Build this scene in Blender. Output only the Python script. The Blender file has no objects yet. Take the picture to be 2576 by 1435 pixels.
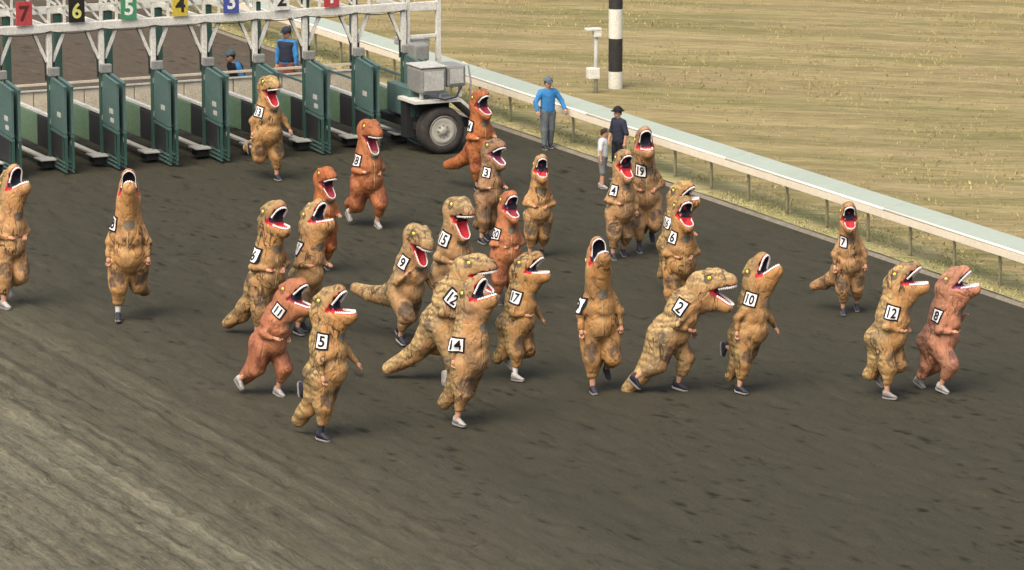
import bpy, bmesh, math, random
import numpy as np
from mathutils import Vector, Matrix

# ------------------------------------------------------------------ camera, sky, sun
sc = bpy.context.scene
COL = sc.collection
R = math.radians
FPX, CAMH = 11300.0, 14.8                      # focal length in units of a 2576 px wide frame; camera height in m
TAU = math.atan(2217 / 11300.0)                # downward tilt
CXP, CYP = 1288.0, 717.5
CT, ST = math.cos(TAU), math.sin(TAU)
cam = bpy.data.cameras.new('camera')
cam.sensor_width = 36.0
cam.lens = 36.0 * FPX / 2576.0
cam.clip_start = 1.0
cam.clip_end = 3000.0
camo = bpy.data.objects.new('camera', cam)
camo.location = (0, 0, CAMH)
camo.rotation_euler = (math.pi / 2 - TAU, 0, 0)
COL.objects.link(camo)
sc.camera = camo

SUN_EL, SUN_AZ = R(54), R(208)                 # azimuth clockwise from +Y: behind and left of the camera
world = bpy.data.worlds.new('World')
sc.world = world
world.use_nodes = True
wn = world.node_tree
sky = wn.nodes.new('ShaderNodeTexSky')
sky.sky_type = 'NISHITA'
sky.sun_disc = False
sky.sun_elevation = SUN_EL
sky.sun_rotation = SUN_AZ
sky.air_density = 1.0
sky.dust_density = 7.0
sky.ozone_density = 0.3
bg = wn.nodes['Background']
bg.inputs['Strength'].default_value = 0.135
wn.links.new(sky.outputs[0], bg.inputs['Color'])
sl = bpy.data.lights.new('sun', 'SUN')
sl.energy = 1.25
sl.angle = R(55)
sl.color = (1.0, 0.93, 0.82)
so = bpy.data.objects.new('sun', sl)
sdir = Vector((math.sin(SUN_AZ) * math.cos(SUN_EL), math.cos(SUN_AZ) * math.cos(SUN_EL), math.sin(SUN_EL)))
so.rotation_euler = (-sdir).to_track_quat('-Z', 'Y').to_euler()
COL.objects.link(so)
sc.view_settings.view_transform = 'Standard'
sc.view_settings.look = 'None'
sc.view_settings.gamma = 1.0
sc.view_settings.use_curve_mapping = False
sc.view_settings.exposure = 0.75
sc.cycles.max_bounces = 6

# ------------------------------------------------------------------ helpers
def ground(u, v, z=0.0):
    """Point of the place at height z, given where the photograph shows it (2576 px wide frame)."""
    a = (u - CXP) / FPX; b = (v - CYP) / FPX
    d = (a, CT - b * ST, -ST - b * CT)
    t = (z - CAMH) / d[2]
    return np.array([d[0] * t, d[1] * t])

def px_per_m(x, y, z):
    dep = y * CT - (z - CAMH) * ST
    return FPX / dep

TD = np.array([math.sin(R(155)), math.cos(R(155))])     # along the track, running direction
GD = np.array([-TD[1], TD[0]])                          # across the track, towards the infield
E0 = ground(1800, 510)                                  # a point on the inner edge of the track
GA = ground(123, 82, 2.7)                               # foot of one front post of the starting gate

rng = np.random.default_rng(7)
random.seed(7)

def tag(o, label=None, cat=None, group=None, kind=None):
    if label: o['label'] = label
    if cat: o['category'] = cat
    if group: o['group'] = group
    if kind: o['kind'] = kind
    return o

def empty(name, loc=(0, 0, 0), rz=0.0, scale=1.0):
    o = bpy.data.objects.new(name, None)
    o.empty_display_size = 0.2
    o.location = loc; o.rotation_euler = (0, 0, rz); o.scale = (scale,) * 3
    COL.objects.link(o)
    return o

def mesh_obj(name, verts, faces, mat, parent=None, smooth=False, mats=None):
    me = bpy.data.meshes.new(name)
    me.from_pydata([tuple(v) for v in verts] if not isinstance(verts, np.ndarray) else verts.tolist(), [],
                   faces if not isinstance(faces, np.ndarray) else faces.tolist())
    if mats:
        for m in mats: me.materials.append(m)
    elif mat: me.materials.append(mat)
    if smooth:
        me.polygons.foreach_set('use_smooth', [True] * len(me.polygons))
    me.update()
    o = bpy.data.objects.new(name, me)
    COL.objects.link(o)
    if parent: o.parent = parent
    return o

class MB:
    """Collects boxes, bars and tubes in one mesh."""
    def __init__(s): s.v = []; s.f = []
    def add(s, vs, fs):
        n = len(s.v); s.v += [tuple(float(c) for c in p) for p in vs]; s.f += [tuple(i + n for i in f) for f in fs]
        return s
    def box(s, x0, x1, y0, y1, z0, z1):
        return s.add([(x0, y0, z0), (x1, y0, z0), (x1, y1, z0), (x0, y1, z0), (x0, y0, z1), (x1, y0, z1), (x1, y1, z1), (x0, y1, z1)],
                     [(3, 2, 1, 0), (4, 5, 6, 7), (0, 1, 5, 4), (1, 2, 6, 5), (2, 3, 7, 6), (3, 0, 4, 7)])
    def bar(s, a, b, w, h=None, up=(0, 0, 1)):
        h = h or w
        a = Vector(a); b = Vector(b); d = (b - a).normalized(); up = Vector(up)
        if abs(d.dot(up)) > 0.98: up = Vector((0, 1, 0))
        x = d.cross(up).normalized() * (w / 2); y = x.cross(d).normalized() * (h / 2)
        vs = [a - x - y, a + x - y, a + x + y, a - x + y, b - x - y, b + x - y, b + x + y, b - x + y]
        return s.add(vs, [(0, 1, 2, 3), (7, 6, 5, 4), (1, 0, 4, 5), (2, 1, 5, 6), (3, 2, 6, 7), (0, 3, 7, 4)])
    def tube(s, pts, rad, n=8, cap=True):
        pts = [Vector(p) for p in pts]
        if not hasattr(rad, '__len__'): rad = [rad] * len(pts)
        rings = []; ref = Vector((0, 0, 1))
        for i, p in enumerate(pts):
            d = (pts[min(i + 1, len(pts) - 1)] - pts[max(i - 1, 0)]).normalized()
            if abs(d.dot(ref)) > 0.95: ref2 = Vector((1, 0, 0))
            else: ref2 = ref
            x = d.cross(ref2).normalized(); y = x.cross(d).normalized()
            rings.append([p + (x * math.cos(2 * math.pi * k / n) + y * math.sin(2 * math.pi * k / n)) * rad[i] for k in range(n)])
        vs = [q for r in rings for q in r]; fs = []
        for i in range(len(pts) - 1):
            for k in range(n):
                k2 = (k + 1) % n
                fs.append((i * n + k, (i + 1) * n + k, (i + 1) * n + k2, i * n + k2))
        if cap:
            fs.append(tuple(range(n))); m = (len(pts) - 1) * n
            fs.append(tuple(m + n - 1 - k for k in range(n)))
        return s.add(vs, fs)
    def lathe(s, prof, o, ax, n=24):
        """prof: (radius, distance along axis) pairs."""
        o = Vector(o); ax = Vector(ax).normalized()
        x = ax.orthogonal().normalized(); y = ax.cross(x)
        vs = []; fs = []
        for r, t in prof:
            for k in range(n):
                a = 2 * math.pi * k / n
                vs.append(o + ax * t + (x * math.cos(a) + y * math.sin(a)) * r)
        for i in range(len(prof) - 1):
            for k in range(n):
                k2 = (k + 1) % n
                fs.append((i * n + k, i * n + k2, (i + 1) * n + k2, (i + 1) * n + k))
        return s.add(vs, fs)
    def build(s, name, mat, parent=None, bevel=0.0, smooth=False):
        o = mesh_obj(name, s.v, s.f, mat, parent, smooth)
        if bevel:
            bm = bmesh.new(); bm.from_mesh(o.data)
            bmesh.ops.bevel(bm, geom=bm.edges[:], offset=bevel, segments=2, affect='EDGES', profile=0.5)
            bm.to_mesh(o.data); bm.free()
        return o

# numpy value noise
def vnoise(x, y, seed=0):
    r = np.random.default_rng(seed).random((256, 256))
    xi = np.floor(x).astype(int); yi = np.floor(y).astype(int)
    fx = x - xi; fy = y - yi
    fx = fx * fx * (3 - 2 * fx); fy = fy * fy * (3 - 2 * fy)
    a = r[xi & 255, yi & 255]; b = r[(xi + 1) & 255, yi & 255]
    c = r[xi & 255, (yi + 1) & 255]; d = r[(xi + 1) & 255, (yi + 1) & 255]
    return (a * (1 - fx) + b * fx) * (1 - fy) + (c * (1 - fx) + d * fx) * fy

# ------------------------------------------------------------------ materials
class NT:
    def __init__(s, name, rough=0.6, spec=0.3):
        s.m = bpy.data.materials.new(name); s.m.use_nodes = True
        s.t = s.m.node_tree; s.n = s.t.nodes; s.b = s.n['Principled BSDF']
        s.b.inputs['Roughness'].default_value = rough
        s.b.inputs['Specular IOR Level'].default_value = spec
    def node(s, typ, **kw):
        n = s.n.new(typ)
        for k, v in kw.items():
            if k in n.inputs.keys() if isinstance(k, str) else False: n.inputs[k].default_value = v
            else: setattr(n, k, v)
        return n
    def link(s, a, b): s.t.links.new(a, b)
    def coord(s, kind='Object', scale=(1, 1, 1), rot=(0, 0, 0), loc=(0, 0, 0)):
        c = s.n.new('ShaderNodeTexCoord'); m = s.n.new('ShaderNodeMapping')
        m.inputs['Scale'].default_value = scale; m.inputs['Rotation'].default_value = rot; m.inputs['Location'].default_value = loc
        s.link(c.outputs[kind], m.inputs['Vector'])
        return m.outputs[0]
    def noise(s, vec, scale, detail=4, rough=0.55, dist=0.0):
        n = s.n.new('ShaderNodeTexNoise')
        n.inputs['Scale'].default_value = scale; n.inputs['Detail'].default_value = detail
        n.inputs['Roughness'].default_value = rough; n.inputs['Distortion'].default_value = dist
        if vec is not None: s.link(vec, n.inputs['Vector'])
        return n.outputs['Fac']
    def ramp(s, fac, stops, interp='LINEAR'):
        n = s.n.new('ShaderNodeValToRGB'); n.color_ramp.interpolation = interp
        e = n.color_ramp.elements
        while len(e) < len(stops): e.new(0.5)
        for el, (p, c) in zip(e, stops):
            el.position = p
            el.color = (c, c, c, 1) if not hasattr(c, '__len__') else (*c[:3], 1)
        s.link(fac, n.inputs[0])
        return n.outputs[0]
    def mix(s, fac, a, b, mode='MIX'):
        n = s.n.new('ShaderNodeMix'); n.data_type = 'RGBA'; n.blend_type = mode
        for inp, val in ((n.inputs[0], fac), (n.inputs[6], a), (n.inputs[7], b)):
            if isinstance(val, (int, float)): inp.default_value = val
            elif hasattr(val, '__len__'): inp.default_value = (*val[:3], 1)
            else: s.link(val, inp)
        return n.outputs[2]
    def math(s, op, a, b=None):
        n = s.n.new('ShaderNodeMath'); n.operation = op
        for inp, val in ((n.inputs[0], a), (n.inputs[1], b)):
            if val is None: continue
            if isinstance(val, (int, float)): inp.default_value = val
            else: s.link(val, inp)
        return n.outputs[0]
    def color(s, c):
        if hasattr(c, '__len__'): s.b.inputs['Base Color'].default_value = (*c[:3], 1)
        else: s.link(c, s.b.inputs['Base Color'])
        return s
    def bump(s, h, strength=0.3, dist=0.02):
        n = s.n.new('ShaderNodeBump'); n.inputs['Strength'].default_value = strength; n.inputs['Distance'].default_value = dist
        s.link(h, n.inputs['Height']); s.link(n.outputs[0], s.b.inputs['Normal'])
        return s

def lin(r, g, b):
    f = lambda c: (c / 255 / 12.92) if c / 255 <= 0.04045 else ((c / 255 + 0.055) / 1.055) ** 2.4
    return (f(r), f(g), f(b))

def paint(name, c, rough=0.5, wear=0.25, spec=0.35, dirt=(0.10, 0.085, 0.065), scale=3.0, speck=0.25):
    """A painted or plain surface with uneven grime."""
    k = NT(name, rough, spec)
    v = k.coord()
    f = k.ramp(k.noise(v, scale, 6, 0.65), [(0.42, 0.0), (0.75, 1.0)])
    g = k.ramp(k.noise(v, scale * 9, 3, 0.6), [(0.35, 1.0 - speck), (0.7, 1.0 + speck * 0.2)])
    cc = k.mix(k.math('MULTIPLY', f, wear), c, dirt)
    k.color(k.mix(1.0, cc, g, 'MULTIPLY'))
    k.bump(k.noise(v, 60, 2), 0.08, 0.005)
    return k.m

M = {}
M['white'] = paint('gate_white_paint', (0.66, 0.66, 0.60), wear=0.35, dirt=(0.22, 0.20, 0.16))
M['cream'] = paint('cream_panel', (0.72, 0.64, 0.50), wear=0.3, dirt=(0.2, 0.17, 0.12))
M['green'] = paint('gate_green_paint', (0.032, 0.085, 0.068), wear=0.3, dirt=(0.05, 0.07, 0.055))
M['teal'] = paint('door_teal_paint', (0.075, 0.140, 0.128), wear=0.5, dirt=(0.12, 0.165, 0.15))
M['pad'] = paint('green_padding', (0.12, 0.21, 0.125), rough=0.6, wear=0.35, dirt=(0.19, 0.23, 0.16), scale=1.6)
M['blackpad'] = paint('black_padding', (0.02, 0.022, 0.024), rough=0.6, wear=0.4, dirt=(0.05, 0.045, 0.04))
M['greymetal'] = paint('grey_metal', (0.50, 0.50, 0.46), rough=0.5, wear=0.35, dirt=(0.16, 0.15, 0.13))
M['greybox'] = paint('grey_box_paint', (0.24, 0.245, 0.23), rough=0.5, wear=0.3, dirt=(0.15, 0.14, 0.12))
M['rubber'] = paint('tyre_rubber', (0.035, 0.034, 0.032), rough=0.85, wear=0.7, dirt=(0.09, 0.08, 0.065), spec=0.2)
M['rim'] = paint('wheel_rim_white', (0.5, 0.48, 0.41), wear=0.4, dirt=(0.2, 0.17, 0.13), scale=8)
M['railtop'] = paint('rail_cover_white', (0.315, 0.365, 0.312), rough=0.75, wear=0.4, spec=0.12, dirt=(0.26, 0.295, 0.25), scale=0.8, speck=0.05)
M['railside'] = paint('rail_fascia_cream', (0.74, 0.67, 0.52), rough=0.6, wear=0.25, dirt=(0.56, 0.50, 0.39), scale=1.5, speck=0.08)
M['raillip'] = paint('rail_lip_white', (0.86, 0.84, 0.70), rough=0.5, wear=0.15, dirt=(0.6, 0.57, 0.46), scale=1.5, speck=0.06)
M['post'] = paint('rail_post_grey', (0.50, 0.47, 0.32), wear=0.3, dirt=(0.15, 0.14, 0.10))
M['polewhite'] = paint('pole_white', (0.72, 0.71, 0.62), wear=0.2, dirt=(0.4, 0.37, 0.3))
M['poleblack'] = paint('pole_black', (0.03, 0.03, 0.03), wear=0.4, dirt=(0.07, 0.065, 0.06))
M['kerb'] = paint('track_edge_strip', (0.21, 0.19, 0.15), rough=0.9, wear=0.5, dirt=(0.12, 0.105, 0.08), scale=1.0, spec=0.1)
for nm, c in (('b_red', (0.42, 0.055, 0.06)), ('b_black', (0.015, 0.015, 0.013)), ('b_green', (0.06, 0.27, 0.13)), ('b_yellow', (0.58, 0.44, 0.05)),
              ('b_blue', (0.06, 0.09, 0.32)), ('b_white', (0.7, 0.7, 0.66)), ('n_white', (0.75, 0.78, 0.72)), ('n_black', (0.02, 0.02, 0.02)),
              ('n_yellow', (0.62, 0.60, 0.16)), ('n_dark', (0.10, 0.02, 0.02))):
    M[nm] = paint(nm, c, wear=0.12, dirt=(0.3, 0.28, 0.22) if sum(c) > 0.5 else (0.08, 0.07, 0.06))

def fabric(name, c, var=0.25, rough=0.85):
    k = NT(name, rough, 0.2)
    v = k.coord()
    f = k.ramp(k.noise(v, 7, 4, 0.6), [(0.3, 1.0 - var), (0.7, 1.0 + var * 0.4)])
    k.color(k.mix(1.0, c, f, 'MULTIPLY'))
    k.bump(k.noise(v, 14, 3, 0.6, 0.6), 0.5, 0.03)
    return k.m

M['skin'] = fabric('skin', (0.50, 0.27, 0.17), 0.1, 0.55)
M['skin_dark'] = fabric('skin_tanned', (0.36, 0.18, 0.11), 0.1, 0.55)
M['c_navy'] = fabric('navy_cloth', (0.03, 0.035, 0.055))
M['c_blue'] = fabric('blue_cloth', (0.045, 0.20, 0.45))
M['c_black'] = fabric('black_cloth', (0.018, 0.018, 0.022))
M['c_jeans'] = fabric('jeans_cloth', (0.13, 0.15, 0.16))
M['c_grey'] = fabric('grey_cloth', (0.20, 0.20, 0.19))
M['c_white'] = fabric('white_cloth', (0.62, 0.62, 0.60), 0.15)
M['c_rust'] = fabric('rust_cloth', (0.20, 0.075, 0.055))
M['c_cap'] = fabric('dusty_cap_cloth', (0.10, 0.14, 0.16))
M['c_char'] = fabric('charcoal_leggings', (0.05, 0.05, 0.06))
M['hair'] = fabric('dark_hair', (0.04, 0.025, 0.018))
M['shoe_w'] = fabric('white_shoe', (0.36, 0.35, 0.33), 0.2, 0.6)
M['shoe_k'] = fabric('dark_shoe', (0.035, 0.037, 0.05), 0.3, 0.6)
M['shoe_g'] = fabric('grey_shoe', (0.22, 0.21, 0.21), 0.3, 0.6)
M['sole'] = fabric('shoe_sole', (0.26, 0.25, 0.24), 0.3, 0.7)
M['tooth'] = fabric('white_vinyl_teeth', (0.80, 0.79, 0.76), 0.05, 0.45)
M['eye'] = fabric('yellow_eye', (0.85, 0.72, 0.10), 0.1, 0.35)
M['pupil'] = fabric('black_pupil', (0.01, 0.01, 0.01), 0.0, 0.3)
M['cloth_k'] = fabric('number_cloth_black', (0.012, 0.012, 0.016), 0.2, 0.8)
M['cloth_w'] = fabric('number_cloth_white', (0.78, 0.77, 0.76), 0.06, 0.8)
M['zip'] = fabric('zip_tape', (0.42, 0.30, 0.16), 0.2, 0.6)
M['window'] = fabric('grey_viewing_window', (0.19, 0.16, 0.12), 0.3, 0.35)

def costume_mat(name, belly, side, back, dark, line, lines=1.0, tongue=(0.45, 0.02, 0.03), palate=(0.014, 0.014, 0.026)):
    k = NT(name, 0.62, 0.28)
    oi = k.n.new('ShaderNodeObjectInfo')
    mul = k.n.new('ShaderNodeVectorMath'); mul.operation = 'SCALE'
    one = k.n.new('ShaderNodeCombineXYZ')
    for i in range(3): one.inputs[i].default_value = (37.0, 19.0, 53.0)[i]
    k.link(one.outputs[0], mul.inputs[0]); k.link(oi.outputs['Random'], mul.inputs['Scale'])
    add = k.n.new('ShaderNodeVectorMath'); add.operation = 'ADD'
    tc = k.n.new('ShaderNodeTexCoord')
    k.link(tc.outputs['Object'], add.inputs[0]); k.link(mul.outputs[0], add.inputs[1])
    v = add.outputs[0]
    at = k.n.new('ShaderNodeAttribute'); at.attribute_name = 'mk'
    sep = k.n.new('ShaderNodeSeparateColor'); k.link(at.outputs['Color'], sep.inputs[0])
    dors, patch, mouth = sep.outputs[0], sep.outputs[1], sep.outputs[2]
    n1 = k.noise(v, 5.0, 5, 0.65)
    d2 = k.math('ADD', dors, k.math('MULTIPLY', k.math('SUBTRACT', n1, 0.5), 0.9))
    c = k.mix(k.ramp(d2, [(0.10, 0.0), (0.50, 1.0)]), belly, side)
    # yellow scute bands down the back
    wv = k.n.new('ShaderNodeTexWave'); wv.bands_direction = 'Z'
    wv.inputs['Scale'].default_value = 3.0; wv.inputs['Distortion'].default_value = 7.0; wv.inputs['Detail'].default_value = 3.0
    wv.inputs['Detail Scale'].default_value = 1.6
    k.link(v, wv.inputs['Vector'])
    zone = k.ramp(d2, [(0.40, 0.0), (0.62, 1.0)])
    bmask = k.math('MULTIPLY', zone, k.ramp(wv.outputs['Fac'], [(0.42, 0.0), (0.66, 1.0)]))
    c = k.mix(k.math('MULTIPLY', bmask, 0.8), c, back)
    gap = k.math('MULTIPLY', zone, k.ramp(wv.outputs['Fac'], [(0.12, 1.0), (0.40, 0.0)]))
    c = k.mix(k.math('MULTIPLY', gap, 0.34 * lines), c, dark)
    # fine mottling
    vo = k.n.new('ShaderNodeTexVoronoi'); vo.inputs['Scale'].default_value = 22.0; k.link(v, vo.inputs['Vector'])
    c = k.mix(k.math('MULTIPLY', k.ramp(vo.outputs['Distance'], [(0.15, 1.0), (0.6, 0.0)]), k.math('MULTIPLY', k.ramp(d2, [(0.3, 0.0), (0.75, 1.0)]), 0.5 * lines)), c, dark)
    n2 = k.noise(v, 2.6, 6, 0.7)
    c = k.mix(k.math('MULTIPLY', k.ramp(n2, [(0.50, 0.0), (0.66, 1.0)]), 0.55 * lines), c, dark)
    # printed dark squiggles
    st = k.n.new('ShaderNodeMapping'); st.inputs['Scale'].default_value = (1.0, 1.0, 0.42); k.link(v, st.inputs['Vector'])
    n3 = k.noise(st.outputs[0], 6.5, 2, 0.5, 0.7)
    ln = k.ramp(k.math('ABSOLUTE', k.math('SUBTRACT', n3, 0.5)), [(0.012, 1.0), (0.034, 0.0)])
    msk = k.ramp(k.noise(v, 2.2, 2), [(0.46, 0.0), (0.56, 1.0)])
    c = k.mix(k.math('MULTIPLY', k.math('MULTIPLY', ln, msk), 0.85 * lines), c, line)
    # grey-brown printed patches
    pm = k.ramp(k.math('ADD', patch, k.math('MULTIPLY', k.math('SUBTRACT', k.noise(v, 7.0, 5, 0.7), 0.5), 1.9)), [(0.45, 0.0), (0.75, 1.0)])
    c = k.mix(k.math('MULTIPLY', pm, 0.82), c, dark)
    # each costume faded a little differently
    hs = k.n.new('ShaderNodeHueSaturation')
    k.link(c, hs.inputs['Color'])
    r2 = k.math('MULTIPLY', oi.outputs['Random'], 1.0)
    k.link(k.math('ADD', k.math('MULTIPLY', r2, 0.12), 0.95), hs.inputs['Saturation'])
    k.link(k.math('ADD', k.math('MULTIPLY', k.math('FRACT', k.math('MULTIPLY', oi.outputs['Random'], 7.3)), 0.22), 0.88), hs.inputs['Value'])
    c = hs.outputs[0]
    # mouth: red floor, black mesh roof
    c = k.mix(k.ramp(mouth, [(0.25, 0.0), (0.3, 1.0)], 'LINEAR'), c, tongue)
    c = k.mix(k.ramp(mouth, [(0.72, 0.0), (0.78, 1.0)], 'LINEAR'), c, palate)
    k.color(c)
    # gathers and creases of thin inflated fabric
    cr = k.n.new('ShaderNodeMapping'); cr.inputs['Scale'].default_value = (1.0, 1.0, 0.55); k.link(v, cr.inputs['Vector'])
    w1 = k.noise(cr.outputs[0], 4.5, 5, 0.6, 1.4)
    w2 = k.ramp(k.math('ABSOLUTE', k.math('SUBTRACT', k.noise(cr.outputs[0], 3.2, 3, 0.5, 0.9), 0.5)), [(0.0, 0.0), (0.09, 1.0)])
    k.bump(k.math('ADD', w1, k.math('ADD', k.math('MULTIPLY', w2, 0.26), k.math('MULTIPLY', k.noise(cr.outputs[0], 13.0, 4, 0.6, 1.0), 0.22))), 0.62, 0.065)
    return k.m

M['tan'] = costume_mat('tan_costume_fabric', (0.43, 0.232, 0.093), (0.365, 0.235, 0.110), (0.45, 0.335, 0.135), (0.072, 0.055, 0.042), (0.035, 0.022, 0.015))
M['orange'] = costume_mat('rust_costume_fabric', (0.40, 0.155, 0.066), (0.345, 0.126, 0.056), (0.30, 0.108, 0.046), (0.16, 0.05, 0.03), (0.06, 0.02, 0.015), 0.35, tongue=(0.26, 0.025, 0.045))
M['pink'] = costume_mat('faded_pink_costume_fabric', (0.47, 0.220, 0.135), (0.39, 0.195, 0.125), (0.40, 0.21, 0.13), (0.15, 0.085, 0.07), (0.05, 0.025, 0.02), 0.7, tongue=(0.22, 0.05, 0.12))
M['brown'] = costume_mat('dull_brown_costume_fabric', (0.34, 0.182, 0.085), (0.26, 0.152, 0.076), (0.30, 0.205, 0.09), (0.10, 0.07, 0.05), (0.035, 0.022, 0.015), 0.8, tongue=(0.25, 0.05, 0.11))

# dirt of the track: object x runs along the track, y across it
def dirt_mat():
    k = NT('track_dirt', 0.95, 0.12)
    v = k.coord()
    sep = k.n.new('ShaderNodeSeparateXYZ'); k.link(v, sep.inputs[0])
    stretch = k.coord(scale=(0.03, 1.0, 1.0))
    st2 = k.coord(scale=(0.28, 1.0, 1.0)); long_ = k.coord(scale=(0.012, 1.0, 1.0))
    # dry harrowed outer lanes against the damp inner track
    q = k.math('ADD', sep.outputs['Y'], k.math('MULTIPLY', k.math('SUBTRACT', k.noise(stretch, 0.8, 5), 0.5), 4.0))
    dry = k.ramp(k.math('DIVIDE', k.math('ADD', q, 22.0), 22.0), [(0.10, 1.0), (0.20, 0.82), (0.30, 0.26), (0.42, 0.0)])
    c = k.mix(dry, (0.0445, 0.0430, 0.0290), (0.122, 0.115, 0.079))
    # broad hue drift, damp patches
    c = k.mix(k.math('MULTIPLY', k.ramp(k.noise(st2, 0.35, 3), [(0.4, 0.0), (0.7, 1.0)]), 0.45), c, (0.054, 0.048, 0.034))
    back = k.ramp(k.math('DIVIDE', k.math('ADD', sep.outputs['X'], 40.0), 40.0), [(0.55, 1.0), (0.72, 0.0)])
    c = k.mix(k.math('MULTIPLY', back, 0.85), c, (0.088, 0.071, 0.052))
    # grooves combed along the track
    gr = k.math('ADD', k.math('MULTIPLY', k.noise(stretch, 7.0, 6, 0.7), 0.72), k.math('MULTIPLY', k.noise(st2, 9.0, 6, 0.7), 0.28))
    c = k.mix(k.math('MULTIPLY', dry, 0.75), c, k.mix(1.0, c, k.ramp(gr, [(0.34, 0.45), (0.5, 1.0), (0.66, 1.45)]), 'MULTIPLY'))
    # tyre and harrow lines
    ln = k.noise(long_, 3.6, 6, 0.8)
    c = k.mix(k.ramp(dry, [(0.1, 0.0), (0.5, 1.0)]), c, k.mix(1.0, c, k.ramp(ln, [(0.38, 0.60), (0.46, 0.98), (0.55, 1.0), (0.62, 1.38)]), 'MULTIPLY'))
    # damp soil turned up in the prints
    pa = k.n.new('ShaderNodeAttribute'); pa.attribute_name = 'turned'
    c = k.mix(k.ramp(pa.outputs['Fac'], [(0.12, 0.0), (0.6, 0.9)]), c, (0.014, 0.013, 0.009))
    # clods and prints
    cl = k.noise(st2, 5.0, 6, 0.68)
    c = k.mix(1.0, c, k.ramp(cl, [(0.32, 0.52), (0.41, 0.97), (0.6, 1.04), (0.75, 1.35)]), 'MULTIPLY')
    cd = k.noise(st2, 15.0, 5, 0.75)
    c = k.mix(dry, c, k.mix(1.0, c, k.ramp(cd, [(0.36, 0.62), (0.46, 0.98), (0.58, 1.05), (0.68, 1.4)]), 'MULTIPLY'))
    fi = k.noise(v, 28.0, 4, 0.7)
    c = k.mix(1.0, c, k.ramp(fi, [(0.25, 0.75), (0.75, 1.22)]), 'MULTIPLY')
    k.color(c)
    k.bump(k.math('ADD', k.math('MULTIPLY', cl, 1.0), k.math('MULTIPLY', fi, 0.5)), 0.6, 0.06)
    return k.m
M['dirt'] = dirt_mat()

ROT_T = math.atan2(TD[1], TD[0])               # object x along TD, object y along GD
def grass_mat(name, a, b, c2):
    k = NT(name, 0.95, 0.1)
    v = k.coord()
    def lay(sx):
        a = k.coord(rot=(0, 0, ROT_T + R(14))); m = k.n.new('ShaderNodeMapping'); m.inputs['Scale'].default_value = (sx, 1.0, 1.0)
        k.link(a, m.inputs['Vector']); return m.outputs[0]
    s1 = lay(0.10); s2 = lay(0.22)
    c = k.mix(k.ramp(k.noise(s1, 0.9, 6, 0.65), [(0.42, 0.0), (0.58, 1.0)]), a, b)
    c = k.mix(k.math('MULTIPLY', k.ramp(k.noise(s2, 0.45, 5, 0.6), [(0.45, 0.0), (0.7, 1.0)]), 0.7), c, c2)
    c = k.mix(1.0, c, k.ramp(k.noise(s2, 7.0, 5, 0.7), [(0.3, 0.66), (0.7, 1.26)]), 'MULTIPLY')
    k.color(c)
    k.bump(k.noise(v, 9.0, 5, 0.7), 0.6, 0.08)
    return k.m
M['drygrass'] = grass_mat('dry_infield_grass', (0.285, 0.238, 0.118), (0.182, 0.166, 0.070), (0.285, 0.218, 0.122))
M['greengrass'] = grass_mat('verge_grass', (0.31, 0.29, 0.135), (0.37, 0.32, 0.165), (0.25, 0.26, 0.10))

def blade_mat(name):
    k = NT(name, 0.8, 0.15)
    at = k.n.new('ShaderNodeAttribute'); at.attribute_name = 'tint'
    k.color(at.outputs['Color'])
    return k.m
M['blade'] = blade_mat('grass_blades')

# ------------------------------------------------------------------ ground, track, rail
ROT_T = math.atan2(TD[1], TD[0])               # object x along TD, object y along GD
def tg(s, q):                                   # track coordinates -> world xy
    p = E0 + TD * s + GD * q
    return p

def grid_obj(name, xs, ys, zf, mat, kind='structure'):
    X, Y = np.meshgrid(xs, ys, indexing='ij')
    Z = zf(X, Y)
    V = np.stack([X, Y, Z], -1).reshape(-1, 3)
    nx, ny = len(xs), len(ys)
    i = (np.arange(nx - 1)[:, None] * ny + np.arange(ny - 1)[None, :]).ravel()
    Fc = np.stack([i, i + ny, i + ny + 1, i + 1], -1)
    me = bpy.data.meshes.new(name)
    me.vertices.add(len(V)); me.vertices.foreach_set('co', V.astype(np.float32).ravel())
    me.loops.add(Fc.size); me.loops.foreach_set('vertex_index', Fc.astype(np.int32).ravel())
    me.polygons.add(len(Fc)); me.polygons.foreach_set('loop_start', np.arange(0, Fc.size, 4, dtype=np.int32))
    me.polygons.foreach_set('use_smooth', np.ones(len(Fc), bool))
    me.update(calc_edges=True); me.validate()
    me.materials.append(mat)
    o = bpy.data.objects.new(name, me); COL.objects.link(o)
    o.location = (E0[0], E0[1], 0); o.rotation_euler = (0, 0, ROT_T)
    tag(o, kind=kind)
    return o

# bare earth far below everything, out to the horizon
gr = mesh_obj('ground', [(-1500, -1500, -0.4), (1500, -1500, -0.4), (1500, 1500, -0.4), (-1500, 1500, -0.4)], [(0, 1, 2, 3)], M['drygrass'])
tag(gr, 'dry open ground around the race track', None, kind='structure')

def far(a, b, step, reach):
    core = list(np.arange(a, b, step))
    lo, hi, st = a, b, step
    left = []; right = []
    while a - lo < reach:
        st *= 1.6; lo -= st; left.append(lo); hi += st; right.append(hi)
    return np.array(left[::-1] + core + right)

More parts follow.
